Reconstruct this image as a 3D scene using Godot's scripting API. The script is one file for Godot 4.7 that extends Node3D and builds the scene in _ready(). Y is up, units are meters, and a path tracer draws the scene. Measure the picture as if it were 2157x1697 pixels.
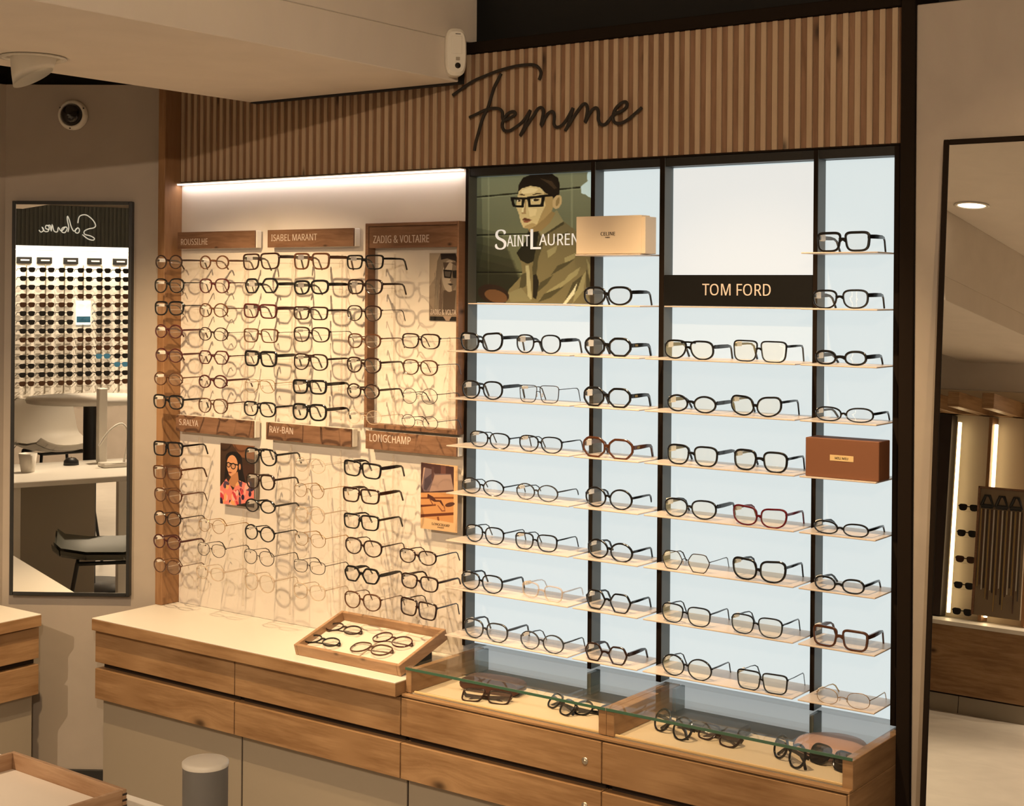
extends Node3D
# An optician's display wall: slatted fascia, hanging rack on the left, backlit shelves on the right, drawers below, two mirrors.

var M := {}
var names := {}
var meshes := {}
const ORD := ["first", "second", "third", "fourth", "fifth", "sixth", "seventh", "eighth", "ninth", "tenth", "eleventh", "twelfth", "thirteenth", "last"]

# ---------------------------------------------------------------- naming and grouping
func numbered(n: String) -> String:
	if not names.has(n):
		names[n] = 0
		return n
	names[n] += 1
	return "%s_%03d" % [n, names[n]]

func tag(o: Node3D, label: String, category := "", group := "", kind := "") -> Node3D:
	if label: o.set_meta("label", label)
	if category: o.set_meta("category", category)
	if group: o.set_meta("group", group)
	if kind: o.set_meta("kind", kind)
	return o

func thing(called: String, label: String, category: String, at := Vector3.ZERO, group := "") -> Node3D:
	var o := Node3D.new()
	o.name = numbered(called)
	o.position = at
	add_child(o)
	return tag(o, label, category, group)

func part(called: String, mesh: Mesh, mat: Material, parent: Node3D, at := Vector3.ZERO) -> MeshInstance3D:
	var o := MeshInstance3D.new()
	o.name = called if parent != self else numbered(called)
	o.mesh = mesh
	o.material_override = mat
	o.position = at
	parent.add_child(o, true)
	return o

func solo(called: String, mesh: Mesh, mat: Material, at: Vector3, label: String, category: String, group := "") -> MeshInstance3D:
	var o := part(called, mesh, mat, self, at)
	tag(o, label, category, group)
	return o

func struct_part(called: String, mesh: Mesh, mat: Material, at: Vector3, label: String, category: String) -> MeshInstance3D:
	var o := part(called, mesh, mat, self, at)
	tag(o, label, category, "", "structure")
	return o

# ---------------------------------------------------------------- shapes
func new_st() -> SurfaceTool:
	var st := SurfaceTool.new()
	st.begin(Mesh.PRIMITIVE_TRIANGLES)
	st.set_smooth_group(-1)
	return st

func done(st: SurfaceTool) -> ArrayMesh:
	st.generate_normals()
	return st.commit()

# a quad whose front looks away from the point «inside»
func quad(st: SurfaceTool, a: Vector3, b: Vector3, c: Vector3, d: Vector3, inside: Vector3) -> void:
	var n := (b - a).cross(c - a) + (c - a).cross(d - a)
	if n.dot((a + b + c + d) * 0.25 - inside) < 0.0:
		for v in [a, b, c, a, c, d]: st.add_vertex(v)
	else:
		for v in [a, c, b, a, d, c]: st.add_vertex(v)

func tri(st: SurfaceTool, a: Vector3, b: Vector3, c: Vector3, inside: Vector3) -> void:
	if (b - a).cross(c - a).dot((a + b + c) / 3.0 - inside) < 0.0:
		for v in [a, b, c]: st.add_vertex(v)
	else:
		for v in [a, c, b]: st.add_vertex(v)

# chamfered box between two corners
func add_box(st: SurfaceTool, lo: Vector3, hi: Vector3, r := 0.0015) -> void:
	var mid := (lo + hi) * 0.5
	var h := (hi - lo) * 0.5
	r = minf(r, minf(h.x, minf(h.y, h.z)) * 0.45)
	var i := h - Vector3(r, r, r)
	for s in [-1.0, 1.0]:
		quad(st, mid + Vector3(s * h.x, -i.y, -i.z), mid + Vector3(s * h.x, i.y, -i.z), mid + Vector3(s * h.x, i.y, i.z), mid + Vector3(s * h.x, -i.y, i.z), mid)
		quad(st, mid + Vector3(-i.x, s * h.y, -i.z), mid + Vector3(i.x, s * h.y, -i.z), mid + Vector3(i.x, s * h.y, i.z), mid + Vector3(-i.x, s * h.y, i.z), mid)
		quad(st, mid + Vector3(-i.x, -i.y, s * h.z), mid + Vector3(i.x, -i.y, s * h.z), mid + Vector3(i.x, i.y, s * h.z), mid + Vector3(-i.x, i.y, s * h.z), mid)
		for t in [-1.0, 1.0]:
			quad(st, mid + Vector3(s * h.x, t * i.y, -i.z), mid + Vector3(s * h.x, t * i.y, i.z), mid + Vector3(s * i.x, t * h.y, i.z), mid + Vector3(s * i.x, t * h.y, -i.z), mid)
			quad(st, mid + Vector3(s * h.x, -i.y, t * i.z), mid + Vector3(s * h.x, i.y, t * i.z), mid + Vector3(s * i.x, i.y, t * h.z), mid + Vector3(s * i.x, -i.y, t * h.z), mid)
			quad(st, mid + Vector3(-i.x, s * h.y, t * i.z), mid + Vector3(i.x, s * h.y, t * i.z), mid + Vector3(i.x, s * i.y, t * h.z), mid + Vector3(-i.x, s * i.y, t * h.z), mid)
			for u in [-1.0, 1.0]:
				tri(st, mid + Vector3(s * h.x, t * i.y, u * i.z), mid + Vector3(s * i.x, t * h.y, u * i.z), mid + Vector3(s * i.x, t * i.y, u * h.z), mid)

func box(lo: Vector3, hi: Vector3, r := 0.0015) -> ArrayMesh:
	var st := new_st()
	add_box(st, lo, hi, r)
	return done(st)

func boxc(size: Vector3, r := 0.0015) -> ArrayMesh:
	var key := "%s %s" % [size, r]
	if not meshes.has(key): meshes[key] = box(-size * 0.5, size * 0.5, r)
	return meshes[key]

# prism with an outline in x, y swept from z0 to z1
func add_prism(st: SurfaceTool, pts: Array, z0: float, z1: float) -> void:
	var c := Vector2.ZERO
	for p in pts: c += p / pts.size()
	var mid := Vector3(c.x, c.y, (z0 + z1) * 0.5)
	for k in pts.size():
		var a: Vector2 = pts[k]
		var b: Vector2 = pts[(k + 1) % pts.size()]
		quad(st, Vector3(a.x, a.y, z0), Vector3(b.x, b.y, z0), Vector3(b.x, b.y, z1), Vector3(a.x, a.y, z1), mid)
		tri(st, Vector3(a.x, a.y, z0), Vector3(b.x, b.y, z0), Vector3(c.x, c.y, z0), mid)
		tri(st, Vector3(a.x, a.y, z1), Vector3(b.x, b.y, z1), Vector3(c.x, c.y, z1), mid)

# round tube along points
func add_tube(st: SurfaceTool, pts: Array, r: float, n := 8, flat := 1.0) -> void:
	var rings := []
	for k in pts.size():
		var t: Vector3 = (pts[mini(k + 1, pts.size() - 1)] - pts[maxi(k - 1, 0)]).normalized()
		var up := Vector3.BACK if absf(t.z) < 0.9 else Vector3.UP
		var s := t.cross(up).normalized()
		var w := s.cross(t).normalized()
		var ring := []
		for i in n:
			var a := TAU * i / n
			ring.append(pts[k] + s * cos(a) * r + w * sin(a) * r * flat)
		rings.append(ring)
	st.set_smooth_group(1)
	for k in pts.size() - 1:
		for i in n:
			var j := (i + 1) % n
			quad(st, rings[k][i], rings[k][j], rings[k + 1][j], rings[k + 1][i], (pts[k] + pts[k + 1]) * 0.5)
	st.set_smooth_group(-1)
	for i in n:
		tri(st, rings[0][i], rings[0][(i + 1) % n], pts[0], pts[1])
		tri(st, rings[-1][i], rings[-1][(i + 1) % n], pts[-1], pts[-2])

func tube(pts: Array, r: float, n := 8, flat := 1.0) -> ArrayMesh:
	var st := new_st()
	add_tube(st, pts, r, n, flat)
	return done(st)

# smooth points through a few marks in a plane z
func curve(marks: Array, z: float, steps := 3) -> Array:
	var out := []
	for k in marks.size() - 1:
		var p0: Vector2 = marks[maxi(k - 1, 0)]
		var p1: Vector2 = marks[k]
		var p2: Vector2 = marks[k + 1]
		var p3: Vector2 = marks[mini(k + 2, marks.size() - 1)]
		for i in steps:
			var q := p1.cubic_interpolate(p2, p0, p3, float(i) / steps)
			out.append(Vector3(q.x, q.y, z))
	out.append(Vector3(marks[-1].x, marks[-1].y, z))
	return out

# turned shape: profile of (radius, height) round the y axis
func add_lathe(st: SurfaceTool, prof: Array, n := 28) -> void:
	st.set_smooth_group(2)
	for k in prof.size() - 1:
		var a: Vector2 = prof[k]
		var b: Vector2 = prof[k + 1]
		var e := (b - a).normalized()
		for i in n:
			var t0 := TAU * i / n
			var t1 := TAU * (i + 1) / n
			var p := func(v: Vector2, t: float) -> Vector3: return Vector3(v.x * cos(t), v.y, v.x * sin(t))
			var q: Array = [p.call(a, t0), p.call(a, t1), p.call(b, t1), p.call(b, t0)]
			var m: Vector3 = (q[0] + q[1] + q[2] + q[3]) * 0.25
			var tm := (t0 + t1) * 0.5
			quad(st, q[0], q[1], q[2], q[3], m - Vector3(e.y * cos(tm), -e.x, e.y * sin(tm)))
	st.set_smooth_group(-1)

func lathe(prof: Array, n := 28) -> ArrayMesh:
	var st := new_st()
	add_lathe(st, prof, n)
	return done(st)

# flat bar along points: half width across, half height along «up»
func add_bar(st: SurfaceTool, pts: Array, hw: Array, hh: Array, up := Vector3.UP) -> void:
	var rings := []
	for k in pts.size():
		var t: Vector3 = (pts[mini(k + 1, pts.size() - 1)] - pts[maxi(k - 1, 0)]).normalized()
		var s := t.cross(up).normalized()
		var u := s.cross(t).normalized()
		rings.append([pts[k] + s * hw[k] + u * hh[k], pts[k] - s * hw[k] + u * hh[k], pts[k] - s * hw[k] - u * hh[k], pts[k] + s * hw[k] - u * hh[k]])
	for k in pts.size() - 1:
		var c: Vector3 = (pts[k] + pts[k + 1]) * 0.5
		for i in 4:
			st.set_smooth_group(10 + i)
			quad(st, rings[k][i], rings[k][(i + 1) % 4], rings[k + 1][(i + 1) % 4], rings[k + 1][i], c)
	st.set_smooth_group(-1)
	quad(st, rings[0][0], rings[0][1], rings[0][2], rings[0][3], pts[1])
	quad(st, rings[-1][0], rings[-1][1], rings[-1][2], rings[-1][3], pts[-2])

# lettering fitted to a width and height, its lower left corner at «at»
func lettering(parent: Node3D, words: String, at: Vector3, w: float, h: float, mat: Material, serif := false, called := "lettering") -> MeshInstance3D:
	var f := SystemFont.new()
	f.font_names = PackedStringArray(["Droid Serif" if serif else "Droid Sans"])
	var tm := TextMesh.new()
	tm.text = words
	tm.font = f
	tm.font_size = 48
	tm.pixel_size = 0.001
	tm.depth = 0.02
	tm.curve_step = 1.0
	tm.horizontal_alignment = HORIZONTAL_ALIGNMENT_LEFT
	var b := tm.get_aabb()
	var o := part(called, tm, mat, parent)
	var k := Vector3(w / maxf(b.size.x, 1e-4), h / maxf(b.size.y, 1e-4), 0.05)
	o.scale = k
	o.position = at - Vector3(b.position.x * k.x, b.position.y * k.y, 0)
	return o

# ---------------------------------------------------------------- surfaces
func lin(r: float, g: float, b: float, a := 1.0) -> Color:
	var c := Color(r, g, b).linear_to_srgb()
	c.a = a
	return c

func mat(c: Color, rough := 0.6, metal := 0.0) -> StandardMaterial3D:
	var m := StandardMaterial3D.new()
	m.albedo_color = c
	m.roughness = rough
	m.metallic = metal
	return m

func pane(c: Color, a: float, rough := 0.03) -> StandardMaterial3D:
	var m := mat(Color(c.r, c.g, c.b, a), rough)
	m.transparency = BaseMaterial3D.TRANSPARENCY_ALPHA
	m.cull_mode = BaseMaterial3D.CULL_DISABLED
	return m

func glow(c: Color, e: float, base := 0.8) -> StandardMaterial3D:
	var m := mat(Color(base, base, base), 0.6)
	m.emission_enabled = true
	m.emission = c
	m.emission_energy_multiplier = e
	return m

# oak with long grain along u (or along v when upright), a few knots; covers one repeat
func wood(dark: Color, light: Color, seed_of: int, upright := false, knots := 3, contrast := 1.0) -> ImageTexture:
	var n := 384
	var f := FastNoiseLite.new()
	f.seed = seed_of
	f.frequency = 1.0
	f.noise_type = FastNoiseLite.TYPE_SIMPLEX
	f.fractal_octaves = 3
	var rng := RandomNumberGenerator.new()
	rng.seed = seed_of * 7 + 3
	var ks := []
	for k in knots: ks.append(Vector3(rng.randf(), rng.randf(), rng.randf_range(0.010, 0.018)))
	var im := Image.create(n, n, false, Image.FORMAT_RGB8)
	for y in n:
		for x in n:
			var u := float(x) / n
			var v := float(y) / n
			var bend := 0.0
			var spot := 0.0
			for k: Vector3 in ks:
				var d := Vector2(wrapf(u - k.x, -0.5, 0.5) * 0.55, wrapf(v - k.y, -0.5, 0.5))
				var q := d.length() / k.z
				bend += d.y * 1.2 * exp(-q * q * 0.12)
				spot = maxf(spot, exp(-q * q * 1.6))
			# blend the wrap so that the repeat does not show
			var vv := v - bend
			var s := f.get_noise_2d(u * 2.2, vv * 26.0) * 0.55 + f.get_noise_2d(u * 9.0 + 40.0, vv * 130.0) * 0.3 + f.get_noise_2d(u * 1.3 + 90.0, vv * 5.0) * 0.6
			var e := minf(1.0, minf(minf(u, 1.0 - u), minf(v, 1.0 - v)) * 12.0)
			s *= e * contrast
			var c := dark.lerp(light, clampf(0.62 + s * 0.75, 0.0, 1.0)).lerp(dark * 0.45, spot * 0.85)
			if upright: im.set_pixel(y, x, c)
			else: im.set_pixel(x, y, c)
	im.generate_mipmaps()
	return ImageTexture.create_from_image(im)

func wood_mat(t: Texture2D, rough := 0.5, scale_of := 1.25, tint := Color.WHITE) -> StandardMaterial3D:
	var m := mat(tint, rough)
	m.albedo_texture = t
	m.uv1_triplanar = true
	m.uv1_world_triplanar = true
	m.uv1_scale = Vector3.ONE * scale_of
	m.metallic_specular = 0.35
	return m

# plaster or paper: a faint mottled tone
func mottled(c: Color, amount: float, scale_of: float, rough := 0.85, seed_of := 5) -> StandardMaterial3D:
	var nt := FastNoiseLite.new()
	nt.seed = seed_of
	nt.frequency = 0.03
	nt.fractal_octaves = 4
	var n := 192
	var im := Image.create(n, n, false, Image.FORMAT_RGB8)
	for y in n:
		for x in n:
			var a := TAU * x / n
			var b := TAU * y / n
			var s := nt.get_noise_3d(cos(a) * 30.0 + cos(b) * 7.0, sin(a) * 30.0 + sin(b) * 7.0, cos(b) * 30.0 + sin(b) * 22.0)
			var k := 1.0 + s * amount
			im.set_pixel(x, y, Color(c.r * k, c.g * k, c.b * k))
	var m := mat(Color.WHITE, rough)
	m.albedo_texture = ImageTexture.create_from_image(im)
	m.uv1_triplanar = true
	m.uv1_world_triplanar = true
	m.uv1_scale = Vector3.ONE * scale_of
	return m

# ---------------------------------------------------------------- flat prints
# shapes are drawn in order: [colour, [points]] or [colour, centre, radii, turn]; places run from 0 to 1
func picture(w: int, h: int, top: Color, bottom: Color, shapes: Array) -> Image:
	var im := Image.create(w * 2, h * 2, false, Image.FORMAT_RGB8)
	for y in h * 2:
		im.fill_rect(Rect2i(0, y, w * 2, 1), top.lerp(bottom, float(y) / (h * 2)))
	for s in shapes:
		var poly := PackedVector2Array()
		if s[1] is Array:
			for p: Vector2 in s[1]: poly.append(p * Vector2(w * 2, h * 2))
		else:
			for k in 36:
				var p := Vector2(cos(TAU * k / 36) * s[2].x, sin(TAU * k / 36) * s[2].y).rotated(s[3] if s.size() > 3 else 0.0)
				poly.append((s[1] + p) * Vector2(w * 2, h * 2))
		fill_poly(im, poly, s[0])
	im.resize(w, h, Image.INTERPOLATE_LANCZOS)
	return im

func fill_poly(im: Image, poly: PackedVector2Array, c: Color) -> void:
	var y0 := im.get_height()
	var y1 := 0
	for p in poly:
		y0 = mini(y0, int(p.y))
		y1 = maxi(y1, int(p.y) + 1)
	for y in range(maxi(y0, 0), mini(y1, im.get_height() - 1) + 1):
		var xs := []
		for k in poly.size():
			var a := poly[k]
			var b := poly[(k + 1) % poly.size()]
			if (a.y <= y + 0.5) != (b.y <= y + 0.5):
				xs.append(a.x + (y + 0.5 - a.y) / (b.y - a.y) * (b.x - a.x))
		xs.sort()
		for k in range(0, xs.size() - 1, 2):
			var x0 := maxi(0, roundi(xs[k]))
			var x1 := mini(im.get_width(), roundi(xs[k + 1]))
			if x1 > x0:
				if c.a >= 0.99: im.fill_rect(Rect2i(x0, y, x1 - x0, 1), c)
				else:
					for x in range(x0, x1): im.set_pixel(x, y, im.get_pixel(x, y).lerp(Color(c.r, c.g, c.b), c.a))

func soften(im: Image, times: int) -> Image:
	var w := im.get_width()
	var h := im.get_height()
	im.resize(w / times, h / times, Image.INTERPOLATE_TRILINEAR)
	im.resize(w, h, Image.INTERPOLATE_CUBIC)
	return im

func print_mat(im: Image, rough := 0.5, backlit := 0.0) -> StandardMaterial3D:
	var m := mat(Color.WHITE, rough)
	m.albedo_texture = ImageTexture.create_from_image(im)
	m.texture_repeat = false
	if backlit > 0.0:
		m.emission_enabled = true
		m.emission_texture = m.albedo_texture
		m.emission = Color.BLACK
		m.emission_energy_multiplier = backlit
	return m

# a sheet with thickness whose front carries the print
func sheet(w: float, h: float, t: float) -> ArrayMesh:
	var st := new_st()
	var v := [Vector3(0, 0, t), Vector3(w, 0, t), Vector3(w, h, t), Vector3(0, h, t)]
	var uv := [Vector2(0, 1), Vector2(1, 1), Vector2(1, 0), Vector2(0, 0)]
	for k in [0, 2, 1, 0, 3, 2]:
		st.set_uv(uv[k])
		st.add_vertex(v[k])
	for k in 4:
		var a: Vector3 = v[k]
		var b: Vector3 = v[(k + 1) % 4]
		st.set_uv(uv[k])
		quad(st, a, b, Vector3(b.x, b.y, 0), Vector3(a.x, a.y, 0), Vector3(w / 2, h / 2, t / 2))
	quad(st, Vector3(0, 0, 0), Vector3(w, 0, 0), Vector3(w, h, 0), Vector3(0, h, 0), Vector3(w / 2, h / 2, t / 2))
	return done(st)

# ---------------------------------------------------------------- eyeglasses
# outline of the right-hand lens, +x outwards; a, b are half width and half height
func outline(kind: String, a: float, b: float, n := 34) -> PackedVector2Array:
	var out := PackedVector2Array()
	var corners := []
	if kind == "hex": corners = [Vector2(-0.6, 1), Vector2(0.66, 1), Vector2(1, 0.12), Vector2(0.6, -1), Vector2(-0.5, -1), Vector2(-1, 0.1)]
	if kind == "oct": corners = [Vector2(-0.55, 1), Vector2(0.58, 1), Vector2(1, 0.5), Vector2(1, -0.25), Vector2(0.55, -1), Vector2(-0.5, -1), Vector2(-1, -0.35), Vector2(-1, 0.5)]
	for k in n:
		var t := TAU * k / n
		var p: Vector2
		if corners:
			var ray := Vector2(cos(t), sin(t))
			var far := 0.0
			for i in corners.size():
				var hit: Variant = Geometry2D.segment_intersects_segment(Vector2.ZERO, ray * 3.0, corners[i], corners[(i + 1) % corners.size()])
				if hit != null: far = maxf(far, hit.length())
			p = ray * lerpf(far, 1.0, 0.22)
			p.x *= a
			p.y *= b
		else:
			var top: bool = sin(t) > 0.0
			var e := 2.0
			match kind:
				"panto": e = 2.7 if top else 2.15
				"soft": e = 3.4 if top else 2.7
				"square": e = 5.5 if top else 3.8
				"butterfly": e = 3.4 if top else 2.4
				"aviator": e = 3.2 if top else 2.3
				"cat": e = 2.6 if top else 2.0
				"oval": e = 2.3
			p = Vector2(a * signf(cos(t)) * pow(absf(cos(t)), 2.0 / e), b * signf(sin(t)) * pow(absf(sin(t)), 2.0 / e))
			var v := p.y / b
			match kind:
				"panto": p.x += absf(p.x) * v * (0.05 if p.x > 0.0 else -0.09)
				"soft": p.x += absf(p.x) * v * (0.06 if p.x > 0.0 else -0.12)
				"square": p.x += absf(p.x) * v * (0.07 if p.x > 0.0 else -0.12)
				"butterfly":
					p.x += a * 0.13 * v * (0.5 + 0.5 * p.x / a)
					p.y += b * 0.16 * maxf(0.0, p.x / a) * maxf(0.0, v)
				"cat":
					p.x += a * 0.10 * v
					p.y += b * 0.30 * pow(maxf(0.0, p.x / a), 2.0) * maxf(0.0, v)
				"aviator":
					if p.x < 0.0: p.x *= 1.0 + 0.2 * v
					else: p.x *= 1.0 - 0.04 * v
				"oval": p.y += b * 0.10 * maxf(0.0, p.x / a) * maxf(0.0, v)
		out.append(p)
	return out

# one pair; shape, colour, temple kind, rim width in mm, position of its lowest point, lens spacing, lens width and height, roll, and how the temples lie
func eyeglasses(r: Array, group: String, folded := false, tagged := true, tinted := false) -> Node3D:
	var kind: String = r[0]
	var color: String = r[1]
	var arm: String = r[2]
	var t: float = r[3] * 0.001
	var d: float = r[7]
	var w: float = r[8]
	var h: float = r[9]
	var wire := arm == "wire" and t < 0.0021
	var called: String = "sunglasses" if tinted else "eyeglasses"
	var o := thing(called, r[11], called, Vector3(r[4], r[5], r[6]), group)
	o.rotation.z = r[10]
	var m: Material = M["frame_" + color]
	var a := w * 0.5 - t
	var b := h * 0.5 - t
	var pts := outline(kind, a, b)
	var n := pts.size()
	var dep := 0.0007 if wire else 0.0019
	var wrap := 0.9
	var zof := func(x: float) -> float: return -wrap * x * x
	var st := new_st()
	for s in [-1.0, 1.0]:
		var rows := []
		for k in n:
			var tan := pts[(k + 1) % n] - pts[(k + n - 1) % n]
			var nor := Vector2(tan.y, -tan.x).normalized()
			var tt := t * (1.0 if wire else 1.0 + 0.3 * maxf(0.0, nor.y) + 0.12 * maxf(0.0, nor.x))
			var p := pts[k]
			var q := p + nor * tt
			var g := func(v: Vector2, z: float) -> Vector3:
				var x := d * 0.5 + v.x
				return Vector3(s * x, h * 0.5 + v.y, zof.call(x) + z)
			rows.append([g.call(p, -dep), g.call(p, dep * 0.8), g.call(p.lerp(q, 0.3), dep), g.call(p.lerp(q, 0.75), dep), g.call(q, dep * 0.5), g.call(q, -dep), g.call(p.lerp(q, 0.5), 0.0)])
		for k in n:
			var j := (k + 1) % n
			var c: Vector3 = (rows[k][6] + rows[j][6]) * 0.5
			for i in 6:
				st.set_smooth_group(20 + i)
				quad(st, rows[k][i], rows[j][i], rows[j][(i + 1) % 6], rows[k][(i + 1) % 6], c)
	# bridge
	var nose := d * 0.5 - a - t * 0.6
	var yb := h * 0.5 + b * (0.05 if kind in ["butterfly", "cat", "oval"] else 0.22)
	var rise := 0.0025
	var bar := []
	for k in 5:
		var x := lerpf(-nose, nose, k / 4.0)
		bar.append(Vector3(x, yb + rise * (1.0 - pow(x / maxf(nose, 0.001), 2.0)), 0.001))
	var bh := 0.0008 if wire else t * 0.85
	add_bar(st, bar, [dep, dep, dep, dep, dep], [bh * 1.25, bh, bh * 0.9, bh, bh * 1.25])
	if kind == "aviator":
		var xb := d * 0.5 - a * 0.62
		var yt := h * 0.5 + b * 0.93
		add_bar(st, [Vector3(-xb, yt, 0), Vector3(0, yt + 0.001, 0.001), Vector3(xb, yt, 0)], [dep, dep, dep], [bh * 0.8, bh * 0.7, bh * 0.8])
	# end pieces
	var yh := h * 0.5 + b * (0.30 if kind in ["round", "hex", "oval", "oct"] else 0.62 if kind in ["butterfly", "cat", "square"] else 0.5)
	var xo := d * 0.5 + w * 0.5 - t * 0.4 + 0.0005
	var hinge := Vector3(xo, yh, zof.call(xo) - 0.006)
	for s in [-1.0, 1.0]:
		var lh := 0.0010 if wire else maxf(t * 0.85, 0.0016)
		add_bar(st, [Vector3(s * (xo - t * 0.8), yh, zof.call(xo) + 0.0002), Vector3(s * (xo + 0.0006), yh, zof.call(xo) - 0.001), Vector3(s * xo, yh, hinge.z)], [dep * 0.9, dep * 0.9, dep * 0.7], [lh * 1.1, lh, lh])
	part("front_frame", done(st), m, o)
	# lenses
	for s in [-1.0, 1.0]:
		var ls := new_st()
		ls.set_smooth_group(1)
		for k in n:
			var p := pts[k]
			var q := pts[(k + 1) % n]
			var v := []
			for e in [Vector2.ZERO, p, q]:
				var x: float = d * 0.5 + e.x * 1.01
				v.append(Vector3(s * x, h * 0.5 + e.y * 1.01, zof.call(x) + 0.0004))
			tri(ls, v[0], v[1], v[2], v[0] - Vector3(0, 0, 1))
		part("lens", done(ls), M.lens_dark if tinted else M.lens_yellow if r.size() > 12 else M.lens, o)
	# temples
	var hh := 0.0016
	var hw := 0.0012
	match arm:
		"bold":
			hh = 0.0044
			hw = 0.0019
		"emblem":
			hh = 0.0050
			hw = 0.0020
		"mid":
			hh = 0.0028
			hw = 0.0016
		"wire":
			hh = 0.0008
			hw = 0.0006
	var drop := yh - 0.0008
	for s in [-1.0, 1.0]:
		var ts := new_st()
		var path := []
		if folded:
			var z0: float = hinge.z - (0.004 if s > 0 else 0.0085)
			path = [Vector3(s * hinge.x, yh, hinge.z), Vector3(s * (hinge.x - 0.003), yh, z0), Vector3(s * (hinge.x - 0.05), yh - 0.002, z0), Vector3(s * (hinge.x - 0.085), yh - 0.004, z0), Vector3(s * (hinge.x - 0.10), yh - 0.010, z0), Vector3(s * (hinge.x - 0.118), yh - 0.026, z0)]
		else:
			path = [Vector3(s * hinge.x, yh, hinge.z), Vector3(s * (hinge.x + 0.002), yh + 0.0005, -0.035), Vector3(s * (hinge.x + 0.001), yh + 0.0006, -0.07), Vector3(s * (hinge.x - 0.001), yh - 0.0005, -0.088), Vector3(s * (hinge.x - 0.003), yh - 0.006, -0.098), Vector3(s * (hinge.x - 0.006), yh - drop, -0.111)]
		var hs := [hh, hh * 1.02, hh * 0.85, hh * 0.72, hh * 0.68, hh * 0.62]
		if wire or arm == "wire": hs = [hh, hh, hh, maxf(hh, 0.0012), 0.0015, 0.0014]
		if arm == "bold" and not folded: hs = [hh, hh * 1.05, hh * 0.95, hh * 0.5, hh * 0.4, hh * 0.36]
		var ws := [hw, hw, hw, hw, hw, hw]
		add_bar(ts, path, ws, hs, Vector3(0, 1, 0.001) if not folded else Vector3.UP)
		var arm_part := part("temple", done(ts), m, o)
		if arm == "emblem" and s > 0:
			part("emblem", boxc(Vector3(0.0012, 0.0052, 0.012), 0.0004), M.gold, arm_part, Vector3(s * (hinge.x + 0.0035), yh, -0.026))
		if tagged and s < 0 and not folded:
			part("price_tag", boxc(Vector3(hw * 2.0 + 0.0025, hh * 2.0 + 0.0055, 0.024), 0.0006), M.tag, arm_part, Vector3(s * (hinge.x + 0.0015), yh + 0.0008, -0.028))
	if wire:
		for s in [-1.0, 1.0]:
			part("nose_pad", nose_pad(), M.acrylic_soft, o, Vector3(s * 0.0085, h * 0.5 - b * 0.15, -0.005))
	return o

func nose_pad() -> Mesh:
	if not meshes.has("nose_pad"):
		meshes.nose_pad = boxc(Vector3(0.002, 0.010, 0.005), 0.0009)
	return meshes.nose_pad

# ---------------------------------------------------------------- small things made more than once
func downlight(at: Vector3, energy: float, aim: Vector3, angle: float, color: Color, label: String) -> void:  # same fitting for seen, unseen and added fill lamps
	var o := thing("ceiling_downlight", label, "ceiling light", at, "recessed ceiling downlights")
	part("ring", lathe([Vector2(0.062, 0.0), Vector2(0.078, -0.001), Vector2(0.080, -0.005), Vector2(0.066, -0.007), Vector2(0.060, 0.012)]), M.white_metal, o)
	part("lamp_lens", lathe([Vector2(0.0, 0.010), Vector2(0.030, 0.0095), Vector2(0.061, 0.008)]), glow(color, 4.0), o, Vector3(0, -0.012, 0))
	spot("downlight_beam", at + Vector3(0, -0.03, 0), aim, energy, angle, color)

func spot(called: String, at: Vector3, aim: Vector3, energy: float, angle: float, color: Color) -> void:
	var l := SpotLight3D.new()
	l.name = called
	l.light_color = color
	l.light_energy = energy
	l.spot_angle = angle
	l.spot_angle_attenuation = 0.7
	l.spot_range = 14.0
	l.spot_attenuation = 2.0
	l.light_size = 0.014
	l.shadow_enabled = true
	l.position = at
	add_child(l, true)
	l.look_at_from_position(l.position, aim, Vector3.RIGHT)

func sign_plate(called: String, label: String, words: String, x0: float, x1: float, y0: float, y1: float, wide: float, tall: float, inset: float, mats: Material) -> void:
	var o := thing(called, label, "sign", Vector3(x0, y0, 0), "wooden brand plates on the rack wall")
	part("backing", box(Vector3(0.0, 0.0, 0.001), Vector3(x1 - x0 + 0.002, y1 - y0, 0.022)), M.white_lam, o)
	part("wood_face", box(Vector3(0, 0, 0.0222), Vector3(x1 - x0, y1 - y0, 0.028), 0.0006), mats, o)
	lettering(o, words, Vector3(0.016, inset, 0.0281), wide, tall, M.letter_pale)

func drawer_cabinet(at: Vector3, w: float, turn: float, label: String, left_end: bool, locks: bool) -> Node3D:
	var o := thing("drawer_cabinet", label, "cabinet", at, "drawer cabinets under the display wall")
	o.rotation.y = turn
	var g := 0.0014
	part("body", box(Vector3(0.004 if left_end else 0.0, 0.06, -0.29), Vector3(w, 0.545, -0.035), 0.001), M.recess, o)
	part("plinth", box(Vector3(0.0, 0, -0.28), Vector3(w, 0.06, -0.06), 0.001), M.recess, o)
	for k in 2:
		var y: Array = [[0.447, 0.5415], [0.337, 0.4275]][k]
		var d := part("drawer", box(Vector3(g, y[0], -0.034), Vector3(w - g, y[1], 0.0), 0.0012), M.oak, o)
		if locks:
			part("lock", lathe([Vector2(0, 0.003), Vector2(0.0025, 0.0032), Vector2(0.0028, 0.0022), Vector2(0.006, 0.0022), Vector2(0.0085, 0.001), Vector2(0.009, -0.004)], 20), M.steel, d, Vector3(w - 0.045, [0.490, 0.386][k], 0.0002))
			(d.get_child(0) as Node3D).rotation.x = PI / 2
	part("gap_strip", box(Vector3(0.014, 0.4278, -0.034), Vector3(w - 0.002, 0.4468, -0.024), 0.001), M.recess, o)  # dark strip set back in the gap between the drawers
	part("door", box(Vector3(0.003, 0.06, -0.050), Vector3(w - 0.003, 0.334, -0.0305), 0.001), M.greige, o)
	return o

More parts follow.
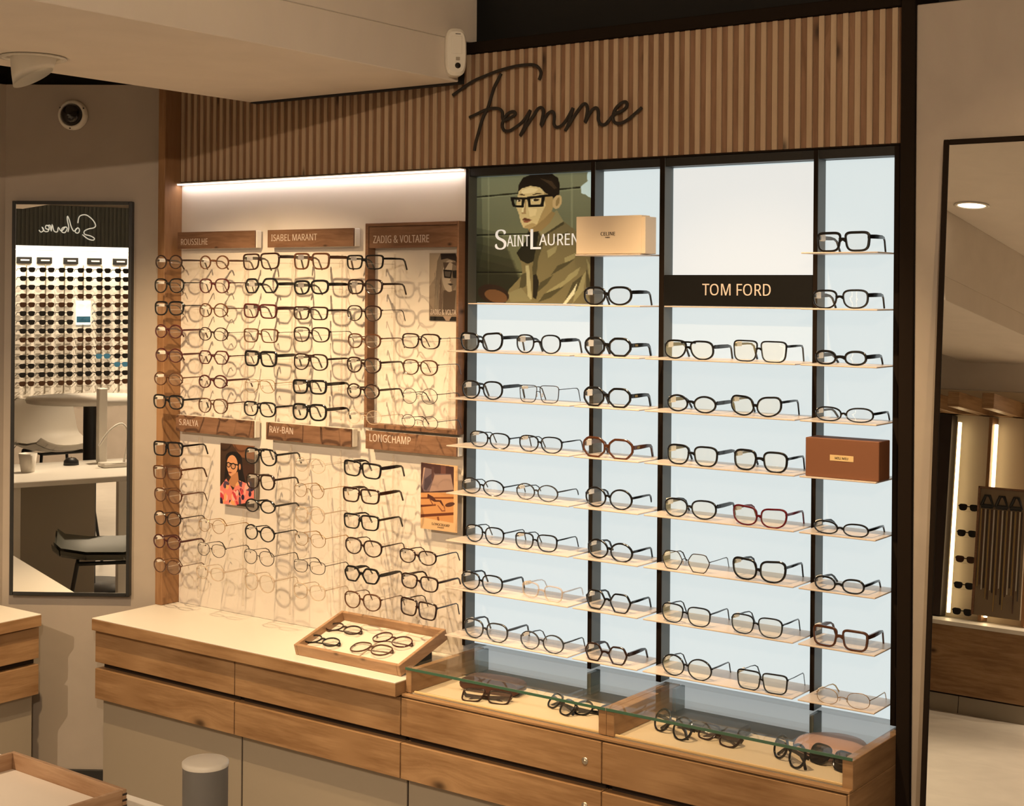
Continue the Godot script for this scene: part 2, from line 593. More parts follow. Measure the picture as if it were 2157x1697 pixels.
func shell_chair(at: Vector3, turn: float, seat_y: float, mats: Material, label: String) -> void:
	var tall := seat_y > 0.55
	var o := thing("stool" if tall else "chair", label, "stool" if tall else "chair", at, "shell seats behind the camera")
	o.rotation.y = turn
	var st := new_st()
	st.set_smooth_group(1)
	var prof := [Vector2(0.23, 0.03), Vector2(0.20, 0.005), Vector2(0.10, -0.012), Vector2(-0.05, -0.015), Vector2(-0.16, 0.01), Vector2(-0.205, 0.08), Vector2(-0.23, 0.2), Vector2(-0.25, 0.34 if not tall else 0.22), Vector2(-0.258, 0.40 if not tall else 0.26)]
	var rows := []
	for k in prof.size():
		var half := 0.225 - 0.05 * absf(k / 4.0 - 1.0) - (0.05 if k == prof.size() - 1 else 0.0)
		var row := []
		for i in 9:
			var s := i / 4.0 - 1.0
			var lift := 0.05 * pow(absf(s), 2.5)
			row.append(Vector3(s * half, seat_y + prof[k].y + (lift if k < 5 else lift * 0.2), prof[k].x + (0.0 if k < 5 else lift * 0.9)))
		rows.append(row)
	for k in prof.size() - 1:
		for i in 8:
			var c: Vector3 = (rows[k][i] + rows[k + 1][i + 1]) * 0.5
			var nn: Vector3 = (rows[k][i + 1] - rows[k][i]).cross(rows[k + 1][i] - rows[k][i]).normalized() * 0.006
			quad(st, rows[k][i], rows[k][i + 1], rows[k + 1][i + 1], rows[k + 1][i], c - nn)
			quad(st, rows[k][i] - nn * 2, rows[k][i + 1] - nn * 2, rows[k + 1][i + 1] - nn * 2, rows[k + 1][i] - nn * 2, c)
	part("seat_shell", done(st), mats, o)
	for s in [-1.0, 1.0]:
		for q in [0.17, -0.15]:
			part("leg", tube([Vector3(s * 0.13, seat_y - 0.02, q * 0.8), Vector3(s * 0.2, 0.008, q * 1.25)], 0.009), M.black_metal, o)
	part("under_frame", tube([Vector3(-0.13, seat_y - 0.022, 0.136), Vector3(0.13, seat_y - 0.022, 0.136), Vector3(0.13, seat_y - 0.022, -0.12), Vector3(-0.13, seat_y - 0.022, -0.12), Vector3(-0.13, seat_y - 0.022, 0.136)], 0.009), M.black_metal, o)

func _ready() -> void:
	# ------------------------------------------------------------ camera, sky, lights, exposure
	var cam := Camera3D.new()
	cam.name = "camera"
	cam.projection = Camera3D.PROJECTION_FRUSTUM
	cam.near = 0.05
	cam.far = 60.0
	cam.size = cam.near * 1697.0 / 3114.24
	cam.frustum_offset = Vector2(0.0, -cam.near * 236.085 / 3114.24)
	cam.transform = Transform3D(Basis(Vector3.UP, 0.6304) * Basis(Vector3.BACK, 0.0079), Vector3(0, 1.575, 3.15))
	add_child(cam)
	cam.current = true
	var we := WorldEnvironment.new()
	we.name = "environment"
	var env := Environment.new()
	env.background_mode = Environment.BG_COLOR
	env.background_color = Color(0.0, 0.0, 0.0)
	env.tonemap_mode = Environment.TONE_MAPPER_LINEAR
	env.tonemap_exposure = 1.0
	env.sdfgi_enabled = true
	env.ssao_enabled = true
	env.ssil_enabled = true
	we.environment = env
	add_child(we)

	# ------------------------------------------------------------ materials
	var oak_tex := wood(lin(0.215, 0.116, 0.052), lin(0.37, 0.225, 0.115), 11, false, 4)
	var tray_tex := wood(lin(0.29, 0.165, 0.088), lin(0.43, 0.275, 0.165), 71, false, 2)
	var oak_up := wood(lin(0.19, 0.092, 0.040), lin(0.34, 0.190, 0.094), 23, true, 2)
	var pale_up := wood(lin(0.38, 0.27, 0.175), lin(0.50, 0.375, 0.26), 31, true, 1, 0.7)
	var brown_up := wood(lin(0.18, 0.098, 0.055), lin(0.28, 0.162, 0.098), 37, true, 3)
	var plate_tex := wood(lin(0.145, 0.074, 0.042), lin(0.24, 0.132, 0.080), 53, false, 5)
	M.oak = wood_mat(oak_tex, 0.5, 1.15)
	M.oak_up = wood_mat(oak_up, 0.55, 1.15)
	M.slat_pale = wood_mat(pale_up, 0.65, 1.3)
	M.slat_brown = wood_mat(brown_up, 0.65, 1.3)
	M.plate = wood_mat(plate_tex, 0.5, 2.2)
	M.tray_wood = wood_mat(tray_tex, 0.5, 2.2)
	M.greige = mat(lin(0.32, 0.275, 0.215), 0.55)
	M.recess = mat(lin(0.022, 0.012, 0.008), 0.7)
	M.wall = mottled(lin(0.38, 0.325, 0.275), 0.035, 1.6)
	M.ceiling = mottled(lin(0.68, 0.61, 0.53), 0.02, 1.1, 0.9, 9)
	M.soffit_side = mottled(lin(0.55, 0.53, 0.45), 0.02, 1.1, 0.9, 12)
	M.void = mat(lin(0.008, 0.007, 0.006), 0.9)
	M.floor = mottled(lin(0.50, 0.46, 0.41), 0.06, 0.9, 0.35, 21)
	M.white_lam = mat(lin(0.80, 0.76, 0.69), 0.45)
	M.rack_wall = mottled(lin(0.70, 0.64, 0.575), 0.012, 1.5, 0.6, 14)
	M.black_metal = mat(lin(0.010, 0.010, 0.010), 0.45)
	M.upright_lit_grey = mat(lin(0.095, 0.102, 0.097), 0.5)  # grey of the upright sides, with the light of the panels in it
	M.board_brown = mat(lin(0.014, 0.009, 0.006), 0.85)
	M.board_brown.metallic_specular = 0.2
	M.white_metal = mat(lin(0.72, 0.68, 0.6), 0.4)
	M.steel = mat(lin(0.55, 0.5, 0.42), 0.3, 0.9)
	M.gold = mat(lin(0.62, 0.42, 0.16), 0.3, 0.9)
	M.brass_strip = mat(lin(0.72, 0.52, 0.26), 0.35)
	M.cream = mat(lin(0.66, 0.56, 0.40), 0.6)
	M.shelf = mottled(lin(0.66, 0.57, 0.50), 0.05, 2.0, 0.32, 41)
	M.letter_pale = mat(lin(0.62, 0.52, 0.46), 0.5)
	M.letter_glow = glow(lin(0.85, 0.84, 0.78), 0.5)  # white poster letters, brightened by a faint glow put into the material
	M.letter_dark = mat(lin(0.03, 0.02, 0.015), 0.6)
	M.sign_black = mat(lin(0.006, 0.006, 0.006), 0.3)
	M.mirror = mat(lin(0.86, 0.87, 0.85), 0.0, 1.0)
	M.mirror.metallic_specular = 1.0
	M.glass = pane(lin(0.10, 0.22, 0.16), 0.03)
	M.glass.metallic_specular = 0.3
	M.glass_front = pane(lin(0.05, 0.08, 0.06), 0.01)
	M.glass_front.metallic_specular = 0.2
	M.glass_edge = mat(lin(0.055, 0.13, 0.085), 0.15)
	M.acrylic = pane(lin(0.6, 0.5, 0.4), 0.16)
	M.acrylic_soft = pane(lin(0.7, 0.6, 0.5), 0.4, 0.3)
	M.lens = pane(lin(0.5, 0.5, 0.46), 0.05)
	M.lens_yellow = pane(lin(0.75, 0.72, 0.35), 0.16)
	M.lens_dark = pane(lin(0.012, 0.010, 0.009), 0.88)
	M.tag = mat(lin(0.86, 0.84, 0.79), 0.5)
	M.frame_black = mat(lin(0.007, 0.007, 0.008), 0.16)
	M.frame_espresso = mat(lin(0.024, 0.010, 0.007), 0.18)
	M.frame_burgundy = mat(lin(0.055, 0.010, 0.011), 0.18)
	M.frame_brown = mat(lin(0.085, 0.034, 0.016), 0.2)
	M.frame_tortoise = mat(lin(0.075, 0.026, 0.012), 0.18)
	M.frame_red = mat(lin(0.11, 0.004, 0.010), 0.18)
	M.frame_gold = mat(lin(0.42, 0.26, 0.11), 0.3, 0.8)
	M.frame_gunmetal = mat(lin(0.05, 0.04, 0.036), 0.3, 0.7)
	M.frame_grey = mat(lin(0.035, 0.037, 0.042), 0.2)
	M.frame_clear = pane(lin(0.56, 0.44, 0.32), 0.42, 0.32)

	M.plate_up = wood_mat(plate_tex, 0.5, 2.2)
	M.panel_glow = glow(lin(0.77, 0.86, 0.86), 0.86, 0.35)
	M.insert_glow = glow(lin(0.83, 0.83, 0.79), 0.92, 0.35)
	M.script = mat(lin(0.022, 0.016, 0.011), 0.85)
	M.case_floor_dark = mat(lin(0.05, 0.042, 0.036), 0.6)
	M.panel_foot = glow(lin(0.80, 0.84, 0.82), 0.34, 0.35)
	M.box_cream = mat(lin(0.72, 0.60, 0.46), 0.6)
	M.box_terracotta = mat(lin(0.20, 0.078, 0.036), 0.6)
	M.lining = mat(lin(0.74, 0.66, 0.57), 0.6)
	M.leather_brown = mat(lin(0.055, 0.018, 0.010), 0.45)
	M.leather_black = mat(lin(0.018, 0.014, 0.012), 0.45)
	M.pouch_pink = mat(lin(0.50, 0.31, 0.25), 0.6)
	M.cyl_grey = mat(lin(0.16, 0.155, 0.15), 0.5)
	M.dome_dark = mat(lin(0.010, 0.008, 0.007), 0.06)
	M.slat_grey = mat(lin(0.060, 0.066, 0.060), 0.6)
	M.neon = glow(lin(0.85, 0.78, 0.62), 0.55)
	M.sun_black = mat(lin(0.010, 0.009, 0.008), 0.2)
	M.sun_brown = mat(lin(0.045, 0.020, 0.010), 0.2)
	M.sun_blue = mat(lin(0.04, 0.14, 0.24), 0.2)
	M.screen = glow(lin(0.75, 0.85, 0.80), 1.0)
	M.chair_teal = mat(lin(0.05, 0.065, 0.06), 0.5)
	M.chair_grey = mat(lin(0.10, 0.105, 0.085), 0.5)
	M.niche_wall = mat(lin(0.66, 0.54, 0.38), 0.6)
	M.chain_board = mat(lin(0.22, 0.16, 0.10), 0.6)

	var warm := lin(1.0, 0.69, 0.37)
	var neutral := lin(1.0, 0.77, 0.53)
	# unseen spots over the display wall, then shop downlights, seen, unseen and added fill
	downlight(Vector3(-2.20, 2.55, 0.95), 3.0, Vector3(-2.28, 0.98, 0.04), 23, warm, "unseen ceiling downlight, out of view, lighting the shelves by the portrait poster")  # out of view, placed to light the shelves below the poster
	downlight(Vector3(-1.60, 2.55, 0.95), 3.2, Vector3(-1.62, 0.98, 0.04), 25, warm, "unseen ceiling downlight, out of view, lighting the shelves by the black sign")  # out of view, lights the shelves of the right-hand bays
	downlight(Vector3(-0.62, 2.55, 0.75), 0.5, Vector3(-0.95, 0.90, 0.03), 34, warm, "unseen ceiling downlight, out of view, lighting the wall by the leaning mirror")  # unseen lamp, placed to brighten the beige wall
	downlight(Vector3(-2.292, 2.55, 3.586), 6.5, Vector3(-1.7, 0.0, 3.5), 42, neutral, "round recessed downlight glowing in the ceiling, seen in the leaning mirror")
	downlight(Vector3(0.5, 2.55, 3.7), 5.0, Vector3(-1.5, 0.9, 0.4), 58, neutral, "added fill light in the ceiling behind the camera")  # added as frontal fill for fascia, drawers and walls
	downlight(Vector3(-2.85, 2.131, 2.75), 2.9, Vector3(-3.3, 0.2, 1.2), 46, neutral, "unseen downlight under the soffit, out of view, lighting the desk and left drawers")  # unseen, aimed to light the desk, left drawers and angled wall
	downlight(Vector3(0.3, 2.55, 6.2), 12.0, Vector3(-0.5, 0.0, 6.4), 60, neutral, "added fill light in the ceiling over the shop floor")  # added fill that raises the bounce from the floor
	spot("swivel_beam", Vector3(-3.046, 2.062, 0.935), Vector3(-3.18, 0.68, 0.03), 2.45, 44, warm)
	downlight(Vector3(-1.9, 2.55, 6.6), 3.5, Vector3(-1.8, 0.4, 7.2), 50, neutral, "unseen ceiling downlight, out of view, lighting the sunglasses wall")  # out of view, placed to light the rear panel

	# ------------------------------------------------------------ room shell
	struct_part("floor", box(Vector3(-4.4, -0.1, -0.5), Vector3(2.4, 0.0, 8.2), 0.001), M.floor, Vector3.ZERO, "pale floor of the shop", "floor")
	struct_part("ceiling", box(Vector3(-4.4, 2.55, -0.5), Vector3(2.4, 2.65, 8.2), 0.001), M.ceiling, Vector3.ZERO, "plain ceiling above the soffit", "ceiling")
	struct_part("wall_main", box(Vector3(-4.4, 0, -0.5), Vector3(-1.2, 2.55, -0.13), 0.001), M.void, Vector3.ZERO, "near black wall behind and above the slatted fascia", "wall")
	struct_part("wall_right", box(Vector3(-1.1905, 0, -0.3), Vector3(2.4, 2.205, 0.030), 0.002), M.wall, Vector3.ZERO, "beige wall right of the display, behind the leaning mirror", "wall")
	struct_part("wall_right_upper", box(Vector3(-1.1905, 2.206, -0.3), Vector3(2.4, 2.55, -0.1), 0.002), M.void, Vector3.ZERO, "dark strip of wall above the beige wall", "wall")
	struct_part("wall_far_right", box(Vector3(2.3, 0, -0.3), Vector3(2.4, 2.55, 8.2), 0.002), M.wall, Vector3.ZERO, "plain wall at the far right side", "wall")
	struct_part("wall_rear", box(Vector3(-4.4, 0, 7.90), Vector3(2.4, 2.55, 8.2), 0.002), M.wall, Vector3.ZERO, "plain wall at the back of the shop", "wall")
	# the angled wall at the left runs from the wooden post towards the corner
	var along := Vector3(-0.8251, 0, 0.565)
	var out_of := Vector3(0.565, 0, 0.8251)
	var slant := Basis(along * -1.0, Vector3.UP, out_of)
	var w0 := Vector3(-3.6428, 0, 0.0473)
	var wl := struct_part("wall_left", box(Vector3(-0.492, 0, -0.12), Vector3(0.03, 2.214, 0.0), 0.001), M.wall, w0, "beige angled wall with the tall mirror and the dome camera", "wall")
	wl.basis = slant
	var wu := struct_part("wall_left_upper", box(Vector3(-0.6, 2.215, -0.22), Vector3(0.06, 2.55, -0.121), 0.001), M.void, w0, "black recess above the angled wall", "wall")
	wu.basis = slant
	struct_part("wall_side", box(Vector3(-4.35, 0, 0.30), Vector3(-4.046, 2.214, 8.2), 0.002), M.wall, Vector3.ZERO, "beige side wall behind the far left cabinet", "wall")
	struct_part("wall_side_upper", box(Vector3(-4.4, 2.215, 0.20), Vector3(-4.15, 2.55, 8.2), 0.002), M.void, Vector3.ZERO, "black recess above the side wall", "wall")
	var bb := struct_part("baseboard_left", box(Vector3(-0.49, 0, 0.0), Vector3(0.02, 0.058, 0.010), 0.002), M.black_metal, w0 + out_of * 0.0005, "black skirting at the foot of the angled wall", "baseboard")
	bb.basis = slant
	# dropped soffit: a long beam that runs from the fascia into the shop
	var so := Node3D.new()
	so.name = "ceiling_soffit"
	add_child(so)
	tag(so, "beige dropped soffit running from the slatted fascia into the shop", "soffit", "", "structure")
	part("soffit_body", box(Vector3(-3.234, 2.131, 0.050), Vector3(-2.4445, 2.2425, 6.3), 0.002), M.ceiling, so)
	part("soffit_upper", box(Vector3(-3.234, 2.243, -0.03), Vector3(-2.4445, 2.55, 6.3), 0.002), M.ceiling, so)
	part("dark_strip", box(Vector3(-3.234, 2.128, 0.022), Vector3(-2.446, 2.2425, 0.0495), 0.001), M.void, so)  # dark strip between the soffit end and the slats
	struct_part("trim_1", box(Vector3(-3.597, 2.212, -0.12), Vector3(-1.222, 2.2415, 0.012), 0.002), M.board_brown, Vector3.ZERO, "dark rail along the top of the slatted fascia", "trim")
	struct_part("trim_2", box(Vector3(-1.2225, 0.0, -0.12), Vector3(-1.191, 2.236, 0.038), 0.0015), M.board_brown, Vector3.ZERO, "dark brown upright board at the right end of the display", "trim")

	fascia()
	rack_wall()
	light_wall()
	counters()
	fittings()
	shelf_goods()
	all_eyeglasses()
	foreground()
	behind_the_camera()

func fascia() -> void:
	var o := thing("slatted_fascia", "long wooden slatted fascia with light and brown slats behind the script sign", "fascia", Vector3(0, 1.909, 0))
	part("backing", box(Vector3(-3.597, 0, -0.115), Vector3(-1.2228, 0.302, -0.0105), 0.001), M.recess, o)
	part("bottom_rail", box(Vector3(-3.597, -0.004, -0.115), Vector3(-1.2228, -0.0005, 0.0), 0.0008), M.board_brown, o)
	var p := 0.029222
	var wide := boxc(Vector3(p * 0.455, 0.3015, 0.010), 0.0009)
	var low := boxc(Vector3(p * 0.475, 0.3015, 0.006), 0.0007)
	for k in range(-60, 21):
		# a joint lies at the left edge of each light slat
		var x := -1.84385 + p * k + 0.0008
		if x < -3.5970: continue
		part("slat", wide, M.slat_pale, o, Vector3(x + p * 0.2275, 0.151, -0.005))
		if x + p < -1.222:
			part("slat", low, M.slat_brown, o, Vector3(x + p * 0.698, 0.151, -0.0075))
	# dark end panel between the post and the first slat
	part("end_panel", box(Vector3(-3.60, 0, -0.1), Vector3(-3.5972, 0.302, 0.0), 0.0005), M.recess, o)
	# the script sign
	var s := thing("script_sign", "dark handwritten script sign reading Femme fixed across the slats", "sign", Vector3(0, 0, 0))
	var strokes := [
		[Vector2(-2.494, 2.104), Vector2(-2.463, 2.119), Vector2(-2.426, 2.136), Vector2(-2.389, 2.146), Vector2(-2.352, 2.155), Vector2(-2.316, 2.161), Vector2(-2.280, 2.165), Vector2(-2.245, 2.165), Vector2(-2.223, 2.162), Vector2(-2.209, 2.153), Vector2(-2.203, 2.141), Vector2(-2.206, 2.129), Vector2(-2.209, 2.123)],
		[Vector2(-2.332, 2.149), Vector2(-2.345, 2.129), Vector2(-2.355, 2.113), Vector2(-2.364, 2.090), Vector2(-2.375, 2.061), Vector2(-2.388, 2.042), Vector2(-2.397, 2.022), Vector2(-2.406, 1.996), Vector2(-2.415, 1.970), Vector2(-2.419, 1.949)],
		[Vector2(-2.436, 2.040), Vector2(-2.410, 2.048), Vector2(-2.384, 2.056), Vector2(-2.358, 2.059), Vector2(-2.337, 2.056), Vector2(-2.327, 2.047), Vector2(-2.326, 2.035), Vector2(-2.322, 2.025), Vector2(-2.304, 2.029), Vector2(-2.286, 2.037), Vector2(-2.286, 2.044), Vector2(-2.297, 2.046), Vector2(-2.311, 2.040), Vector2(-2.322, 2.026), Vector2(-2.327, 2.012), Vector2(-2.320, 1.998), Vector2(-2.303, 1.996), Vector2(-2.286, 2.003), Vector2(-2.264, 2.015), Vector2(-2.249, 2.029), Vector2(-2.236, 2.046)],
		[Vector2(-2.236, 2.046), Vector2(-2.247, 2.021), Vector2(-2.257, 1.999), Vector2(-2.268, 1.981), Vector2(-2.247, 2.007), Vector2(-2.226, 2.031), Vector2(-2.212, 2.048), Vector2(-2.200, 2.050), Vector2(-2.194, 2.041), Vector2(-2.198, 2.021), Vector2(-2.201, 2.003), Vector2(-2.187, 2.026), Vector2(-2.174, 2.037), Vector2(-2.163, 2.036), Vector2(-2.160, 2.024), Vector2(-2.161, 2.007), Vector2(-2.154, 1.997), Vector2(-2.139, 1.999), Vector2(-2.122, 2.014), Vector2(-2.102, 2.043)],
		[Vector2(-2.102, 2.043), Vector2(-2.110, 2.021), Vector2(-2.118, 1.999), Vector2(-2.126, 1.986), Vector2(-2.108, 2.010), Vector2(-2.088, 2.034), Vector2(-2.072, 2.050), Vector2(-2.062, 2.049), Vector2(-2.058, 2.038), Vector2(-2.061, 2.018), Vector2(-2.065, 2.003), Vector2(-2.052, 2.026), Vector2(-2.038, 2.038), Vector2(-2.028, 2.036), Vector2(-2.025, 2.024), Vector2(-2.025, 2.008), Vector2(-2.017, 1.996), Vector2(-2.005, 1.995), Vector2(-1.992, 2.006), Vector2(-1.976, 2.020), Vector2(-1.957, 2.025), Vector2(-1.942, 2.035), Vector2(-1.942, 2.046), Vector2(-1.954, 2.047), Vector2(-1.970, 2.037), Vector2(-1.979, 2.024), Vector2(-1.982, 2.010), Vector2(-1.976, 1.998), Vector2(-1.960, 1.995), Vector2(-1.940, 2.002), Vector2(-1.918, 2.016), Vector2(-1.898, 2.030)],
	]
	for k in strokes.size():
		part("letter_stroke", tube(curve(strokes[k], 0.011, 3), 0.0044, 8, 1.0), M.script, s)

func rack_wall() -> void:
	struct_part("wall_rack", box(Vector3(-3.5972, 0.584, -0.1295), Vector3(-2.457, 1.9045, -0.006), 0.001), M.rack_wall, Vector3.ZERO, "white lit back wall carrying the eyeglass rack", "wall")
	var post := thing("wooden_post", "oak end post at the left edge of the display, from worktop to soffit", "post", Vector3(-3.629, 0.0, 0))
	part("front_board", box(Vector3(0.0, 0.585, -0.129), Vector3(0.0318, 2.236, 0.063), 0.0015), M.oak_up, post)
	var led := thing("led_strip_light", "glowing white light strip under the slatted fascia above the rack", "light strip", Vector3(-3.594, 1.8985, 0))
	part("lamp_channel", box(Vector3(0, 0.0035, -0.0055), Vector3(1.133, 0.0062, 0.020), 0.0006), M.white_metal, led)
	part("lamp_diffuser", box(Vector3(0.0, 0.0, 0.001), Vector3(1.133, 0.0034, 0.017), 0.0008), glow(lin(1.0, 0.86, 0.80), 3.0), led)
	var al := AreaLight3D.new()
	al.name = "strip_glow"
	al.area_size = Vector2(1.13, 0.014)
	al.light_color = lin(1.0, 0.87, 0.84)
	al.light_energy = 0.048
	al.area_range = 5.0
	al.shadow_enabled = true
	al.position = Vector3(-3.027, 1.8975, 0.009)
	add_child(al)
	al.rotation.x = -PI / 2
	sign_plate("brand_sign", "wooden plate reading ROUSSILHE at the upper left of the rack", "ROUSSILHE", -3.576, -3.234, 1.698, 1.750, 0.121, 0.019, 0.012, M.plate)
	sign_plate("brand_sign", "wooden plate reading ISABEL MARANT in the upper middle of the rack", "ISABEL MARANT", -3.180, -2.837, 1.698, 1.750, 0.186, 0.019, 0.019, M.plate)
	sign_plate("brand_sign", "wooden plate reading S.RALYA at the lower left of the rack", "S.RALYA", -3.578, -3.234, 1.128, 1.179, 0.087, 0.019, 0.020, M.plate)
	sign_plate("brand_sign", "wooden plate reading RAY-BAN in the lower middle of the rack", "RAY-BAN", -3.180, -2.840, 1.128, 1.179, 0.096, 0.019, 0.022, M.plate)
	sign_plate("brand_sign", "wooden plate reading LONGCHAMP under the shallow wooden box frame", "LONGCHAMP", -2.785, -2.459, 1.128, 1.179, 0.150, 0.021, 0.022, M.plate)
	# the shallow wooden frame
	var f := thing("box_frame", "shallow wooden box frame round the upper right of the rack", "frame", Vector3(0, 0, 0))
	part("stile", box(Vector3(-2.793, 1.187, -0.005), Vector3(-2.782, 1.762, 0.027), 0.001), M.plate_up, f)
	part("stile", box(Vector3(-2.4645, 1.187, -0.005), Vector3(-2.4575, 1.762, 0.027), 0.001), M.plate_up, f)
	part("rail", box(Vector3(-2.7815, 1.7525, -0.005), Vector3(-2.465, 1.762, 0.027), 0.001), M.plate, f)
	part("rail", box(Vector3(-2.7815, 1.187, -0.005), Vector3(-2.465, 1.199, 0.027), 0.001), M.plate, f)
	var pl := part("wood_face", box(Vector3(-2.7815, 1.692, 0.004), Vector3(-2.465, 1.7515, 0.0235), 0.0008), M.plate, f)
	lettering(f, "ZADIG & VOLTAIRE", Vector3(-2.765, 1.706, 0.0240), 0.202, 0.0205, M.letter_pale)
	rack_prints()
	# clear rods with a peg for every pair
	for k in 6:
		var x := -3.4893 + 0.19815 * k
		for half in 2:
			var lo := 1.20 if half == 0 else 0.615
			var hi := 1.675 if half == 0 else 1.115
			if k == 5 and half == 0: hi = 1.45
			if k == 5 and half == 1: hi = 0.905
			if k == 1 and half == 1: hi = 0.905
			var o := thing("display_rod", "clear acrylic rod with pegs carrying %s of the %s rack" % [["the leftmost column", "the second column", "the third column", "the fourth column", "the fifth column", "the rightmost column"][k], ["upper", "lower"][half]], "display rod", Vector3(x, lo, 0.010), "clear rods holding the eyeglasses")
			part("rod", tube([Vector3(0, 0, 0), Vector3(0, hi - lo, 0)], 0.0032, 8), M.acrylic, o)
			for r in rack_rows():
				if (half == 0) == (r[5] > 1.15) and absf(r[4] - x) < 0.06:
					var yb: float = r[5] + r[9] * 0.5 + (r[9] * 0.5 - r[3] * 0.001) * 0.12 - r[3] * 0.0011 - 0.0014 - lo
					var gx: float = r[4] - x
					part("peg", tube([Vector3(0, yb, 0.0), Vector3(gx * 0.5, yb, 0.06), Vector3(gx, yb, 0.1255), Vector3(gx, yb + 0.002, 0.1275)], 0.0013, 6), M.acrylic, o)
					part("clip", tube([Vector3(-0.006, yb - 0.012, 0.004), Vector3(-0.006, yb + 0.004, 0.004), Vector3(-0.003, yb + 0.009, 0.004), Vector3(0.003, yb + 0.009, 0.004), Vector3(0.006, yb + 0.004, 0.004), Vector3(0.006, yb - 0.012, 0.004)], 0.0011, 6), M.acrylic, o)

